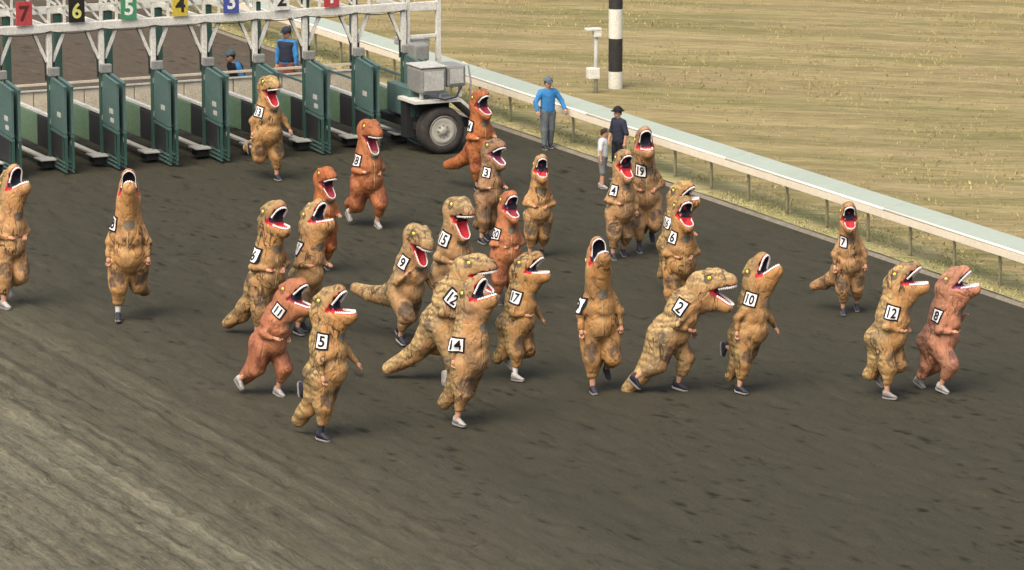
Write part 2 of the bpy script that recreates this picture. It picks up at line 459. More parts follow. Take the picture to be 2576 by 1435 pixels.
def track_z(X, Y):
    dry = np.clip((-Y - 12.5) / 3.5, 0, 1)
    lump = vnoise(X * 1.7 + 40, Y * 4.2 + 9, 1) + 0.5 * vnoise(X * 4.1, Y * 8.3, 2)
    pits = np.clip(0.36 - vnoise(X * 1.9 + 77, Y * 3.6 + 31, 5), 0, 1)
    comb = vnoise(X * 0.22 + 5, Y * 4.6 + 60, 3) + 0.6 * vnoise(X * 0.35, Y * 9.5 + 200, 4)
    z = 0.020 * (lump - 0.75) - 0.13 * pits + dry * (0.05 * (comb - 0.8) + 0.05 * (vnoise(X * 2.4 + 9, Y * 5.5 + 3, 6) - 0.5))
    core = np.exp(-np.clip(np.abs(X + 5) - 40, 0, None) / 10)
    edge = np.clip(-Y / 0.5, 0, 1)
    return z * core * edge
HP_N = 3400
hs = rng.uniform(-26, 27, HP_N); hq = -rng.beta(1.15, 1.0, HP_N) * 22 - 0.4
hl = rng.uniform(0.06, 0.15, HP_N) * rng.choice([0.7, 1.0, 1.5], HP_N); hw = rng.uniform(0.035, 0.075, HP_N); hd_ = rng.uniform(0.15, 0.95, HP_N)
hq = hq + 0.9 * np.sin(hs * 0.6 + np.round(hq * 0.7) * 2.1)          # they run in trails, not evenly spread
hq = np.minimum(hq, -0.3)
def prints(X, Y):
    """Hoof and shoe prints: how far each point of the track lies inside one."""
    xs, ys = X[:, 0], Y[0]
    out = np.zeros(X.shape)
    for a, b, l, w, d in zip(hs, hq, hl, hw, hd_):
        i0, i1 = np.searchsorted(xs, (a - 3 * l, a + 3 * l)); j0, j1 = np.searchsorted(ys, (b - 3 * w - 0.05, b + 3 * w + 0.05))
        if i1 <= i0 or j1 <= j0: continue
        gx = (xs[i0:i1, None] - a) / l; gy = (ys[None, j0:j1] - b) / w
        out[i0:i1, j0:j1] = np.maximum(out[i0:i1, j0:j1], d * np.exp(-(gx * gx + gy * gy)))
    fade = 1 - 0.75 * np.clip((-Y - 13.5) / 2.5, 0, 1)
    return out * fade * np.clip(0.25 + 1.3 * vnoise(X * 9, Y * 14, 31), 0, 1)
PR = {}
_tz = track_z
def track_z(X, Y):
    PR['p'] = prints(X, Y)
    return _tz(X, Y) - 0.035 * PR['p']
track = grid_obj('track', far(-40, 30, 0.075, 500), np.concatenate([-np.cumsum(0.35 * 1.5 ** np.arange(16))[::-1] - 24, np.arange(-24, 0.01, 0.06)]), track_z, M['dirt'])
_a = track.data.attributes.new('turned', 'FLOAT', 'POINT'); _a.data.foreach_set('value', PR['p'].astype(np.float32).ravel())
track['label'] = 'brown dirt race track with combed lanes and hoofprints'

strip_x = far(-60, 40, 1.0, 500)
kerb = grid_obj('track_edge_strip', strip_x, np.array([-0.03, 0.0, 0.10, 0.14]), lambda X, Y: np.where((Y > -0.01) & (Y < 0.12), 0.045, -0.05), M['kerb'])
kerb['label'] = 'thin bare strip along the inner edge of the dirt track'
verge = grid_obj('verge', strip_x, np.array([0.14, 0.5, 0.9, 1.3]), lambda X, Y: 0.03 + 0.02 * vnoise(X, Y * 3, 9), M['greengrass'])
verge['label'] = 'green grass verge under the white rail'
field = grid_obj('infield', far(-60, 40, 0.8, 600), np.concatenate([np.arange(1.3, 40, 0.6), 40 + np.cumsum(1.0 * 1.5 ** np.arange(14))]),
                 lambda X, Y: 0.03 + 0.05 * vnoise(X * 0.4, Y * 0.6, 11) * np.clip((Y - 1.3) / 2, 0, 1), M['drygrass'])
field['label'] = 'dry yellow infield grass beyond the white rail'

# grass blades: nobody could count them
def blades(name, n, s0, s1, q0, q1, hmin, hmax, pal, label):
    s = rng.uniform(s0, s1, n); q = rng.uniform(q0, q1, n)
    keep = vnoise(s * 0.9, q * 1.8, 21) + 0.5 * vnoise(s * 2.9, q * 4, 22) > 0.58
    s, q = s[keep], q[keep]; n = len(s)
    P = E0[None] + TD[None] * s[:, None] + GD[None] * q[:, None]
    z = np.full(n, 0.035)
    h = rng.uniform(hmin, hmax, n); a = rng.uniform(0, 2 * np.pi, n); w = h * 0.32
    dx, dy = np.cos(a) * w, np.sin(a) * w
    lean = rng.normal(0, 0.45, (n, 2)) * h[:, None]
    V = np.zeros((n, 3, 3))
    V[:, 0] = np.stack([P[:, 0] - dx, P[:, 1] - dy, z], -1)
    V[:, 1] = np.stack([P[:, 0] + dx, P[:, 1] + dy, z], -1)
    V[:, 2] = np.stack([P[:, 0] + lean[:, 0], P[:, 1] + lean[:, 1], z + h], -1)
    me = bpy.data.meshes.new(name)
    me.vertices.add(3 * n); me.vertices.foreach_set('co', V.astype(np.float32).ravel())
    me.loops.add(3 * n); me.loops.foreach_set('vertex_index', np.arange(3 * n, dtype=np.int32))
    me.polygons.add(n); me.polygons.foreach_set('loop_start', np.arange(0, 3 * n, 3, dtype=np.int32))
    me.update(calc_edges=True)
    pal = np.array(pal); t = vnoise(s * 0.25, q * 1.2, 23); k = np.clip(t + rng.normal(0, 0.18, n), 0, 0.999) * (len(pal) - 1)
    i = k.astype(int); fr = (k - i)[:, None]
    c = (pal[i] * (1 - fr) + pal[i + 1] * fr) * rng.uniform(0.8, 1.2, (n, 1))
    C4 = np.ones((n, 3, 4)); C4[:, :, :3] = c[:, None, :]
    ca = me.color_attributes.new('tint', 'FLOAT_COLOR', 'POINT'); ca.data.foreach_set('color', C4.astype(np.float32).ravel())
    me.materials.append(M['blade'])
    o = bpy.data.objects.new(name, me); COL.objects.link(o)
    tag(o, label, 'grass', kind='stuff')
    return o
blades('grass', 45000, -34, 14, 1.3, 23, 0.03, 0.075, [(0.42, 0.34, 0.165), (0.36, 0.30, 0.13), (0.30, 0.265, 0.11), (0.40, 0.31, 0.17)], 'dry yellow grass blades across the infield')
blades('grass', 22000, -34, 16, 0.15, 1.35, 0.02, 0.055, [(0.34, 0.32, 0.15), (0.39, 0.34, 0.18), (0.28, 0.28, 0.11)], 'short green grass along the verge below the rail')

# white rail: wide tilted cover panels on gooseneck posts
rail = empty('rail_fence', (E0[0], E0[1], 0), ROT_T)
tag(rail, 'long white running rail with wide flat top beside the track', 'rail')
PAN = 6.0
for i in range(-7, 4):
    x0, x1 = i * PAN + 0.006, (i + 1) * PAN - 0.006
    top = MB()
    a, b = (0.235, 0.838), (0.71, 0.912)                 # (q, z) of the front and back edge
    vs = []
    for x in (x0, x1):
        vs += [(x, a[0], a[1]), (x, b[0], b[1]), (x, b[0] + 0.02, b[1] - 0.03), (x, a[0] + 0.03, a[1] - 0.03)]
    top.add(vs, [(0, 1, 2, 3), (7, 6, 5, 4), (0, 4, 5, 1), (1, 5, 6, 2), (2, 6, 7, 3), (3, 7, 4, 0)])
    t = top.build('top_panel', M['railtop'], rail)
    f = MB().box(x0, x1, 0.200, 0.245, 0.668, 0.806).build('fascia', M['railside'], rail, bevel=0.008)
    MB().tube([(x0, 0.215, 0.828), (x1, 0.215, 0.828)], 0.024, 8).build('lip', M['raillip'], rail, smooth=True)
for i in range(-27, 16):
    x = i * 1.52 + 0.35
    MB().tube([(x, 0.52, 0.0), (x, 0.52, 0.50), (x, 0.47, 0.68), (x, 0.34, 0.78)], 0.03, 8).build('post', M['post'], rail, smooth=True)

# striped pole and the small instrument post, on the infield
p = ground(1548, 226, 0.03)
pole = empty('striped_pole', (p[0], p[1], 0.02))
tag(pole, 'tall black and white striped pole on the dry infield', 'pole')
zs = [0.0, 0.42, 1.15, 1.80, 2.5, 3.2, 3.9]
for i in range(6):
    MB().lathe([(0.0, zs[i]), (0.155, zs[i]), (0.155, zs[i + 1]), (0.0, zs[i + 1])], (0, 0, 0), (0, 0, 1), 28).build('white_band' if i % 2 == 0 else 'black_band', M['polewhite' if i % 2 == 0 else 'poleblack'], pole)
p = ground(1499, 238, 0.03)
ip = empty('instrument_post', (p[0], p[1], 0.02), 0.3)
tag(ip, 'thin grey post with white box and flat white top beside striped pole', 'post')
MB().tube([(0, 0, 0), (0, 0, 1.42)], 0.045, 10).build('post', M['greymetal'], ip, smooth=True)
MB().box(-0.24, 0.10, -0.10, 0.10, 1.42, 1.47).build('top_plate', M['polewhite'], ip, bevel=0.01)
MB().box(-0.07, 0.11, -0.09, 0.09, 1.27, 1.418).build('sensor_housing', M['polewhite'], ip, bevel=0.02)
MB().box(-0.20, 0.06, -0.12, 0.10, 0.36, 0.60).build('meter_box', M['polewhite'], ip, bevel=0.02)

# ------------------------------------------------------------------ numerals
def glyphs(text, bold=0.024):
    """2D outline mesh of a text, centred, 1 unit tall."""
    cu = bpy.data.curves.new('numeral', 'FONT'); cu.body = text; cu.size = 1.0; cu.offset = bold; cu.resolution_u = 4
    cu.align_x = 'CENTER'
    ob = bpy.data.objects.new('numeral', cu); COL.objects.link(ob)
    dg = bpy.context.evaluated_depsgraph_get()
    me = ob.evaluated_get(dg).to_mesh()
    bm = bmesh.new(); bm.from_mesh(me)
    bmesh.ops.triangulate(bm, faces=bm.faces[:])
    for _ in range(2):
        long = [e for e in bm.edges if e.calc_length() > 0.18]
        if long: bmesh.ops.subdivide_edges(bm, edges=long, cuts=1)
        bmesh.ops.triangulate(bm, faces=bm.faces[:])
    V = np.array([v.co[:2] for v in bm.verts]); F_ = [tuple(v.index for v in f.verts) for f in bm.faces]
    bm.verts.index_update(); F_ = [tuple(v.index for v in f.verts) for f in bm.faces]
    bm.free()
    bpy.data.objects.remove(ob); bpy.data.curves.remove(cu)
    V[:, 0] -= (V[:, 0].max() + V[:, 0].min()) / 2; V[:, 1] -= (V[:, 1].max() + V[:, 1].min()) / 2
    V /= (V[:, 1].max() - V[:, 1].min())
    return V, F_
_gl = {}
def glyph(t):
    if t not in _gl: _gl[t] = glyphs(t)
    return _gl[t]

# ------------------------------------------------------------------ starting gate: x across (GD), y backwards (-TD)
gate = empty('starting_gate', (GA[0], GA[1], 0), math.atan2(GD[1], GD[0]))
tag(gate, 'white and green horse racing starting gate with numbered stalls and open front doors', 'starting gate')
PT = 1.084; NB0, NB1 = -1, 7                    # front posts at PT * k
L0, L1 = NB0 * PT - 0.3, 7 * PT + 0.06
ZB = 2.70
MB().box(L0, L1, -0.07, 0.07, ZB, ZB + 0.17).build('front_beam', M['white'], gate, bevel=0.012)
MB().box(L0, L1 + 0.8, -0.06, 0.06, ZB + 0.83, ZB + 0.93).build('top_chord', M['white'], gate, bevel=0.01)
MB().box(L0, L1, 2.53, 2.67, ZB, ZB + 0.15).build('rear_beam', M['white'], gate, bevel=0.012)
MB().box(L0, L1, 2.54, 2.66, ZB + 0.83, ZB + 0.92).build('rear_chord', M['white'], gate, bevel=0.01)
BOARDS = {-1: ('7', 'b_red', 'n_dark'), 0: ('6', 'b_black', 'n_yellow'), 1: ('5', 'b_green', 'n_white'), 2: ('4', 'b_yellow', 'n_black'),
          3: ('3', 'b_blue', 'n_white'), 4: ('2', 'b_white', 'n_black'), 5: ('1', 'b_red', 'n_white')}
for k in range(NB0, NB1 + 1):
    x = k * PT
    # front post and its Y braces
    MB().box(x - 0.06, x + 0.06, -0.05, 0.05, 1.86, ZB - 0.003).build('front_post', M['white'], gate, bevel=0.01)
    MB().box(x - 0.05, x + 0.05, -0.055, 0.055, 0.0, 1.857).build('post_foot', M['green'], gate, bevel=0.01)
    for sgn in (-1, 1):
        if (k == NB1 and sgn > 0): continue
        MB().bar((x + sgn * 0.062, 0, 2.12), (x + sgn * 0.31, 0, ZB - 0.004), 0.06, 0.05, (0, 1, 0)).build('brace', M['white'], gate)
        # dark rubber edge that makes the arch
        MB().tube([(x + sgn * 0.085, 0, 1.75), (x + sgn * 0.09, 0, 2.08), (x + sgn * 0.16, 0, 2.32), (x + sgn * 0.34, 0, ZB - 0.02)], 0.018, 6).build('arch_edge', M['blackpad'], gate)
    # rear post, green
    MB().box(x - 0.075, x + 0.075, 2.55, 2.66, 0.0, ZB - 0.003).build('rear_post', M['green'], gate, bevel=0.01)
    MB().bar((x, 0.08, ZB + 0.08), (x, 2.52, ZB + 0.08), 0.06, 0.10).build('roof_bar', M['white'], gate)
    # partition between the stalls
    pn = MB().box(x - 0.05, x + 0.05, 0.70, 2.50, 0.36, 1.0).build('partition', M['pad'], gate, bevel=0.03)
    MB().box(x - 0.052, x + 0.052, 0.07, 0.692, 0.36, 0.985).build('front_pad', M['blackpad'], gate, bevel=0.03)
    MB().bar((x, 0.06, 1.03), (x, 2.52, 1.03), 0.09, 0.05).build('cap_rail', M['white'], pn)
    MB().bar((x, 0.06, 1.36), (x, 2.52, 1.36), 0.04).build('head_rail', M['teal'], gate) if k in (5, 6, 7) else None
    MB().bar((x - 0.11, 0.10, 0.20), (x - 0.11, 2.52, 0.20), 0.13, 0.035).build('side_ledge', M['greymetal'], gate)
    MB().box(x - 0.34, x + 0.02, -0.34, 0.085, 0.205, 0.235).build('footboard', M['greymetal'], gate, bevel=0.006)
    MB().box(x - 0.27, x - 0.04, -0.24, 0.06, 0.06, 0.18).build('foot_block', M['blackpad'], gate)
    # pair of front doors swung forward
    for j, dx in enumerate((0.0, 0.14)):
        d = empty('front_door', (x + dx, -0.06, 0)); d.parent = gate
        # tapered upper panel: slightly lower at its free end
        up = MB().add([(-0.022, 0, 0.86), (-0.022, -0.84, 0.80), (-0.022, -0.84, 1.70), (-0.022, -0.10, 1.79), (-0.022, 0, 1.79),
                       (0.022, 0, 0.86), (0.022, -0.84, 0.80), (0.022, -0.84, 1.70), (0.022, -0.10, 1.79), (0.022, 0, 1.79)],
                      [(4, 3, 2, 1, 0), (5, 6, 7, 8, 9), (0, 1, 6, 5), (1, 2, 7, 6), (2, 3, 8, 7), (3, 4, 9, 8), (4, 0, 5, 9)])
        up.build('panel', M['teal'], d)
        MB().bar((0, 0.0, 1.815), (0, -0.11, 1.815), 0.06, 0.035).bar((0, -0.10, 1.815), (0, -0.86, 1.725), 0.06, 0.035).build('top_rail', M['teal'], d)
        MB().bar((0, -0.0, 0.80), (0, -0.86, 0.755), 0.055, 0.05).build('lower_rail', M['teal'], d)
        MB().bar((0, -0.835, 0.10), (0, -0.835, 0.74), 0.05).bar((0, -0.66, 0.10), (0, -0.66, 0.745), 0.03, 0.03).build('stile', M['green'], d)
        MB().box(-0.015, 0.015, -0.645, -0.01, 0.30, 0.765).build('kick_pad', M['blackpad'], d)
        for i, z in enumerate((0.09, 0.17, 0.25)):
            MB().bar((0, -0.02 - 0.1 * i, z), (0, -0.86, z - 0.03), 0.035, 0.028).build('bottom_bar', M['teal'], d)
        for z in (0.95, 1.62):
            MB().lathe([(0.0, -0.05), (0.022, -0.05), (0.022, 0.05), (0.0, 0.05)], (-0.02, 0.012, z), (0, 0, 1), 8).build('hinge', M['greybox'], d)
        if j == 0:
            MB().box(-0.027, -0.0225, -0.62, -0.40, 1.10, 1.20).build('decal', M['greymetal'], d)
            if (k % 2) == 1: MB().box(-0.027, -0.0225, -0.66, -0.46, 0.93, 1.02).build('decal', M['greymetal'], d)
    # latch head on the post above the doors
    MB().box(x - 0.07, x + 0.16, -0.16, -0.052, 1.84, 2.02).build('latch_box', M['greybox'], gate, bevel=0.02)
    # control cable looped from stall to stall
    if k < NB1:
        MB().tube([(x, -0.085, ZB + 0.03), (x + PT * 0.25, -0.085, ZB - 0.02), (x + PT * 0.5, -0.085, ZB - 0.035), (x + PT * 0.75, -0.085, ZB - 0.02), (x + PT, -0.085, ZB + 0.03)], 0.009, 5).build('cable', M['blackpad'], gate, smooth=True)
    MB().tube([(x + 0.03, -0.085, ZB + 0.03), (x + 0.04, -0.09, 2.4), (x + 0.03, -0.09, 2.03)], 0.009, 5).build('cable', M['blackpad'], gate, smooth=True)
    # truss above
    if k <= NB1:
        MB().bar((x, 0, ZB + 0.172), (x, 0, ZB + 0.828), 0.055).build('truss_upright', M['white'], gate)
    if k < NB1:
        MB().bar((x + PT * 0.30, 0, ZB + 0.172), (x + PT * 0.30, 0, ZB + 0.828), 0.045).build('truss_upright', M['white'], gate)
        MB().bar((x + 0.03, 0.05, ZB + 0.80), (x + PT * 0.5, 0.05, ZB + 0.20), 0.045).build('truss_brace', M['white'], gate)
        MB().bar((x + PT - 0.03, 0.05, ZB + 0.20), (x + PT * 0.5, 0.05, ZB + 0.80), 0.045).build('truss_brace', M['white'], gate)
        MB().bar((x + 0.03, 2.6, ZB + 0.80), (x + PT - 0.03, 2.6, ZB + 0.18), 0.05).build('truss_brace', M['white'], gate)
        MB().bar((x, -0.015, ZB + 0.50), (x + PT, -0.015, ZB + 0.50), 0.04).build('truss_rail', M['white'], gate)
        # rear doors
        rd = empty('rear_door', (x + PT / 2, 2.60, 0)); rd.parent = gate
        for sgn in (-1, 1):
            MB().box(min(sgn * 0.012, sgn * 0.48), max(sgn * 0.012, sgn * 0.48), -0.03, 0.03, 0.30, 1.13).build('leaf', M['cream'], rd, bevel=0.012)
        MB().bar((-0.49, -0.01, 1.27), (0.49, -0.01, 1.27), 0.05, 0.045).build('top_bar', M['cream'], rd)
        MB().bar((-0.49, -0.04, 1.15), (0.49, -0.04, 1.15), 0.05, 0.03).build('door_cap', M['white'], rd)
        if k in BOARDS:
            t, bm_, nm_ = BOARDS[k]
            bd = MB().box(x + PT / 2 - 0.165, x + PT / 2 + 0.165, -0.125, -0.10, ZB + 0.18, ZB + 0.65).build('number_board', M[bm_], gate, bevel=0.004)
            V, Fg = glyph(t)
            P = np.stack([V[:, 0] * 0.31 + x + PT / 2, np.full(len(V), -0.130), V[:, 1] * 0.31 + ZB + 0.415], -1)
            mesh_obj('numeral', P, Fg, M[nm_], bd)

# end carriage of the gate: frame, boxes, mudguard and road wheel
xe = 7 * PT
MB().box(xe + 0.05, xe + 0.13, -0.04, 0.04, 1.7, ZB + 0.83).build('end_frame', M['white'], gate, bevel=0.01)
MB().box(xe + 0.72, xe + 0.82, -0.05, 0.05, 1.62, ZB + 0.83).build('end_frame', M['white'], gate, bevel=0.01)
MB().box(xe + 0.133, xe + 0.717, -0.05, 0.05, ZB - 0.02, ZB + 0.16).build('end_frame', M['white'], gate, bevel=0.01)
MB().box(xe + 0.133, xe + 0.717, -0.035, 0.035, 2.12, 2.19).build('end_frame', M['white'], gate, bevel=0.01)
MB().box(xe + 0.04, xe + 0.62, 0.06, 0.60, 1.94, 2.10).build('equipment_box', M['white'], gate, bevel=0.03)
MB().box(xe + 0.03, xe + 0.36, -0.50, -0.06, 1.72, 2.06).build('equipment_box', M['greybox'], gate, bevel=0.04)
MB().bar((xe + 0.02, -0.1, 1.70), (xe + 0.02, -1.1, 1.66), 0.05).bar((xe + 0.02, -0.1, 1.45), (xe + 0.02, -1.1, 1.42), 0.04).build('hand_rail', M['green'], gate)
MB().box(xe - 0.42, xe - 0.20, -1.25, -0.1, 0.70, 1.30).build('end_panel', M['teal'], gate, bevel=0.02)
MB().box(xe - 0.40, xe + 0.16, -1.78, -1.05, 1.24, 1.76).build('generator_box', M['greybox'], gate, bevel=0.05)
MB().box(xe + 0.19, xe + 0.62, -1.72, -1.10, 1.34, 1.78).build('generator_box', M['greybox'], gate, bevel=0.05)
MB().box(xe - 0.41, xe + 0.17, -1.79, -1.04, 1.765, 1.80).build('generator_lid', M['greymetal'], gate, bevel=0.012)
MB().box(xe - 0.33, xe + 0.09, -1.795, -1.782, 1.31, 1.70).build('access_panel', M['greymetal'], gate)
MB().box(xe + 0.26, xe + 0.55, -1.735, -1.722, 1.42, 1.71).build('access_panel', M['greymetal'], gate)
for _x in (xe - 0.30, xe + 0.10, xe + 0.55):
    MB().box(_x - 0.03, _x + 0.03, -1.60, -1.54, 1.125, 1.335 if _x > xe + 0.3 else 1.237).build('bracket', M['white'], gate)
MB().tube([(xe - 0.2, -1.81, 1.20), (xe + 0.1, -1.83, 1.12), (xe + 0.35, -1.82, 1.16), (xe + 0.5, -1.75, 1.35)], 0.02, 6).build('hose', M['blackpad'], gate, smooth=True)
MB().tube([(xe + 0.64, -1.5, 1.80), (xe + 0.78, -1.48, 1.72), (xe + 0.84, -1.45, 1.4), (xe + 0.84, -1.4, 1.0)], 0.02, 8).build('hand_rail', M['white'], gate, smooth=True)
MB().box(xe - 0.35, xe + 0.9, -1.35, 0.5, 0.45, 0.62).build('chassis', M['blackpad'], gate, bevel=0.02)
# mudguard: flat deck with sloping ends, open below
mg = MB()
prof = [(-0.66, 1.12), (0.36, 1.12), (0.92, 0.62), (0.92, 0.56), (0.34, 1.055), (-0.66, 1.055)]
wx, wy = 7.70, -1.70
nP = len(prof)
mg.add([(wx + a, wy - 0.09, b) for a, b in prof] + [(wx + a, wy + 0.75, b) for a, b in prof],
       [tuple(range(nP))[::-1], tuple(range(nP, 2 * nP))] + [(i, (i + 1) % nP, (i + 1) % nP + nP, i + nP) for i in range(nP)])
mg.build('mudguard', M['white'], gate)
MB().box(wx - 0.60, wx + 0.34, wy + 0.45, wy + 0.74, 0.3, 1.05).build('wheel_well', M['blackpad'], gate)
wh = empty('wheel', (wx, wy, 0.47)); wh.parent = gate
MB().lathe([(0.30, 0.0), (0.31, -0.045), (0.36, -0.06), (0.43, -0.045), (0.475, 0.0), (0.485, 0.06), (0.485, 0.24), (0.47, 0.30), (0.31, 0.31), (0.30, 0.0)],
           (0, 0, 0), (0, 1, 0), 40).build('tyre', M['rubber'], wh, smooth=True)
MB().lathe([(0.0, -0.035), (0.07, -0.04), (0.085, -0.01), (0.13, 0.005), (0.20, -0.015), (0.26, -0.02), (0.275, 0.02), (0.30, 0.005), (0.315, -0.04), (0.303, -0.05)],
           (0, 0, 0), (0, 1, 0), 40).build('rim', M['rim'], wh, smooth=True)
for i in range(8):
    a = i * math.pi / 4
    MB().lathe([(0.0, -0.03), (0.018, -0.03), (0.018, 0.01)], (0.115 * math.cos(a), -0.005, 0.115 * math.sin(a)), (0, 1, 0), 8).build('wheel_nut', M['greybox'], wh)

# ------------------------------------------------------------------ soft bodies: distance fields turned into one continuous skin
def smin(a, b, k):
    h = np.clip(k - np.abs(a - b), 0, None) / k
    return np.minimum(a, b) - h * h * h * k / 6.0

def cone(P, a, b, ra, rb):
    a = np.asarray(a, np.float32); b = np.asarray(b, np.float32); ba = b - a
    pa = P - a
    h = np.clip((pa @ ba) / float(ba @ ba), 0, 1)
    d = pa - h[..., None] * ba
    return np.sqrt((d * d).sum(-1)) - (ra + (rb - ra) * h)

def surface(fn, lo, hi, step):
    """Naive surface nets: one vertex per cell the surface crosses."""
    ns = [int(math.ceil((hi[i] - lo[i]) / step)) + 1 for i in range(3)]
    ax = [np.arange(ns[i], dtype=np.float32) * step + lo[i] for i in range(3)]
    # coarse pass first, fine values only near the skin
    cs = 4
    nc = [(n + cs - 2) // cs + 1 for n in ns]
    axc = [np.arange(nc[i], dtype=np.float32) * step * cs + lo[i] for i in range(3)]
    Dc = fn(np.stack(np.meshgrid(*axc, indexing='ij'), -1)).astype(np.float32)
    near = np.abs(Dc) < step * cs * 1.9
    D = np.repeat(np.repeat(np.repeat(Dc, cs, 0), cs, 1), cs, 2)
    Nr = np.repeat(np.repeat(np.repeat(near, cs, 0), cs, 1), cs, 2)
    D = np.roll(D, (-(cs // 2),) * 3, (0, 1, 2))[:ns[0], :ns[1], :ns[2]].copy()
    Nr = np.roll(Nr, (-(cs // 2),) * 3, (0, 1, 2))[:ns[0], :ns[1], :ns[2]]
    D = np.full(tuple(ns), 1.0, np.float32) * np.where(np.pad(D, [(0, ns[i] - D.shape[i]) for i in range(3)], mode='edge') < 0, -1, 1)
    Nr = np.pad(Nr, [(0, ns[i] - Nr.shape[i]) for i in range(3)], constant_values=True)
    ii = np.argwhere(Nr)
    Pf = np.stack([ax[0][ii[:, 0]], ax[1][ii[:, 1]], ax[2][ii[:, 2]]], -1)
    D[ii[:, 0], ii[:, 1], ii[:, 2]] = fn(Pf)
    S = D < 0
    sh = tuple(n - 1 for n in ns)
    cnt = np.zeros(sh, np.int16)
    for dx in (0, 1):
        for dy in (0, 1):
            for dz in (0, 1):
                cnt += S[dx:dx + sh[0], dy:dy + sh[1], dz:dz + sh[2]]
    act = (cnt > 0) & (cnt < 8)
    idx = -np.ones(sh, np.int64); cells = np.argwhere(act); idx[act] = np.arange(len(cells))
    acc = np.zeros((len(cells), 3)); num = np.zeros(len(cells))
    cor = [(i, j, k) for i in (0, 1) for j in (0, 1) for k in (0, 1)]
    for a in range(8):
        for b in range(a + 1, 8):
            ca, cb = np.array(cor[a]), np.array(cor[b])
            if np.abs(ca - cb).sum() != 1: continue
            ia = cells + ca; ib = cells + cb
            da = D[ia[:, 0], ia[:, 1], ia[:, 2]]; db = D[ib[:, 0], ib[:, 1], ib[:, 2]]
            x = (da < 0) != (db < 0)
            t = np.where(x, da / np.where(x, da - db, 1), 0)
            acc[x] += (ca + (cb - ca) * t[:, None])[x]; num[x] += 1
    V = (cells + acc / num[:, None]) * step + np.asarray(lo)
    quads = []
    for axn in range(3):
        u, w = (axn + 1) % 3, (axn + 2) % 3
        sl0 = [slice(None)] * 3; sl1 = [slice(None)] * 3
        sl0[axn] = slice(0, ns[axn] - 1); sl1[axn] = slice(1, ns[axn])
        s0, s1 = S[tuple(sl0)], S[tuple(sl1)]
        cross = np.argwhere(s0 != s1)
        ok = (cross[:, u] > 0) & (cross[:, w] > 0) & (cross[:, u] < ns[u] - 1) & (cross[:, w] < ns[w] - 1)
        cross = cross[ok]
        flip = s0[cross[:, 0], cross[:, 1], cross[:, 2]]
        def ci(du, dw):
            c = cross.copy(); c[:, u] += du; c[:, w] += dw
            return idx[c[:, 0], c[:, 1], c[:, 2]]
        q = np.stack([ci(-1, -1), ci(0, -1), ci(0, 0), ci(-1, 0)], -1)
        q[~flip] = q[~flip][:, ::-1]
        quads.append(q)
    return V, np.concatenate(quads)

def skin_obj(name, V, Q, mat, parent, mk=None):
    me = bpy.data.meshes.new(name)
    me.vertices.add(len(V)); me.vertices.foreach_set('co', V.astype(np.float32).ravel())
    me.loops.add(Q.size); me.loops.foreach_set('vertex_index', Q.astype(np.int32).ravel())
    me.polygons.add(len(Q)); me.polygons.foreach_set('loop_start', np.arange(0, Q.size, 4, dtype=np.int32))
    me.polygons.foreach_set('use_smooth', np.ones(len(Q), bool))
    me.update(calc_edges=True)
    if mk is not None:
        ca = me.color_attributes.new('mk', 'FLOAT_COLOR', 'POINT'); ca.data.foreach_set('color', mk.astype(np.float32).ravel())
    for m in (mat if isinstance(mat, (list, tuple)) else [mat]): me.materials.append(m)
    o = bpy.data.objects.new(name, me); COL.objects.link(o)
    if parent: o.parent = parent
    return o

def rot_y(a):
    """pitch: positive tips +x towards +z"""
    c, s = math.cos(a), math.sin(a)
    return np.array([[c, 0, -s], [0, 1, 0], [s, 0, c]])
def rot_z(a):
    c, s = math.cos(a), math.sin(a)
    return np.array([[c, -s, 0], [s, c, 0], [0, 0, 1]])

def sstep(x, a, b):
    t = np.clip((x - a) / (b - a), 0, 1); return t * t * (3 - 2 * t)

def hand_mesh(wrist, d, out, side):
    """Palm, four unequal bent fingers and a thumb leaving the side of the palm."""
    d = Vector(d).normalized(); out = Vector(out).normalized(); up = d.cross(out).normalized()
    w = Vector(wrist)
    mb = MB()
    mb.tube([w - d * 0.03, w + d * 0.02, w + d * 0.055, w + d * 0.085], [0.024, 0.03, 0.036, 0.030], 8)
    for i, (o_, ln) in enumerate(((-0.028, 0.058), (-0.010, 0.070), (0.010, 0.066), (0.028, 0.050))):
        b = w + d * 0.078 + out * o_
        mb.tube([b, b + d * ln * 0.5 - up * 0.004, b + d * ln * 0.8 - up * 0.02, b + d * ln * 0.85 - up * 0.04], [0.010, 0.0095, 0.009, 0.007], 6)
    b = w + d * 0.03 - out * 0.03
    mb.tube([b, b + d * 0.03 - out * 0.025, b + d * 0.062 - out * 0.03 - up * 0.01], [0.012, 0.011, 0.008], 6)
    return mb

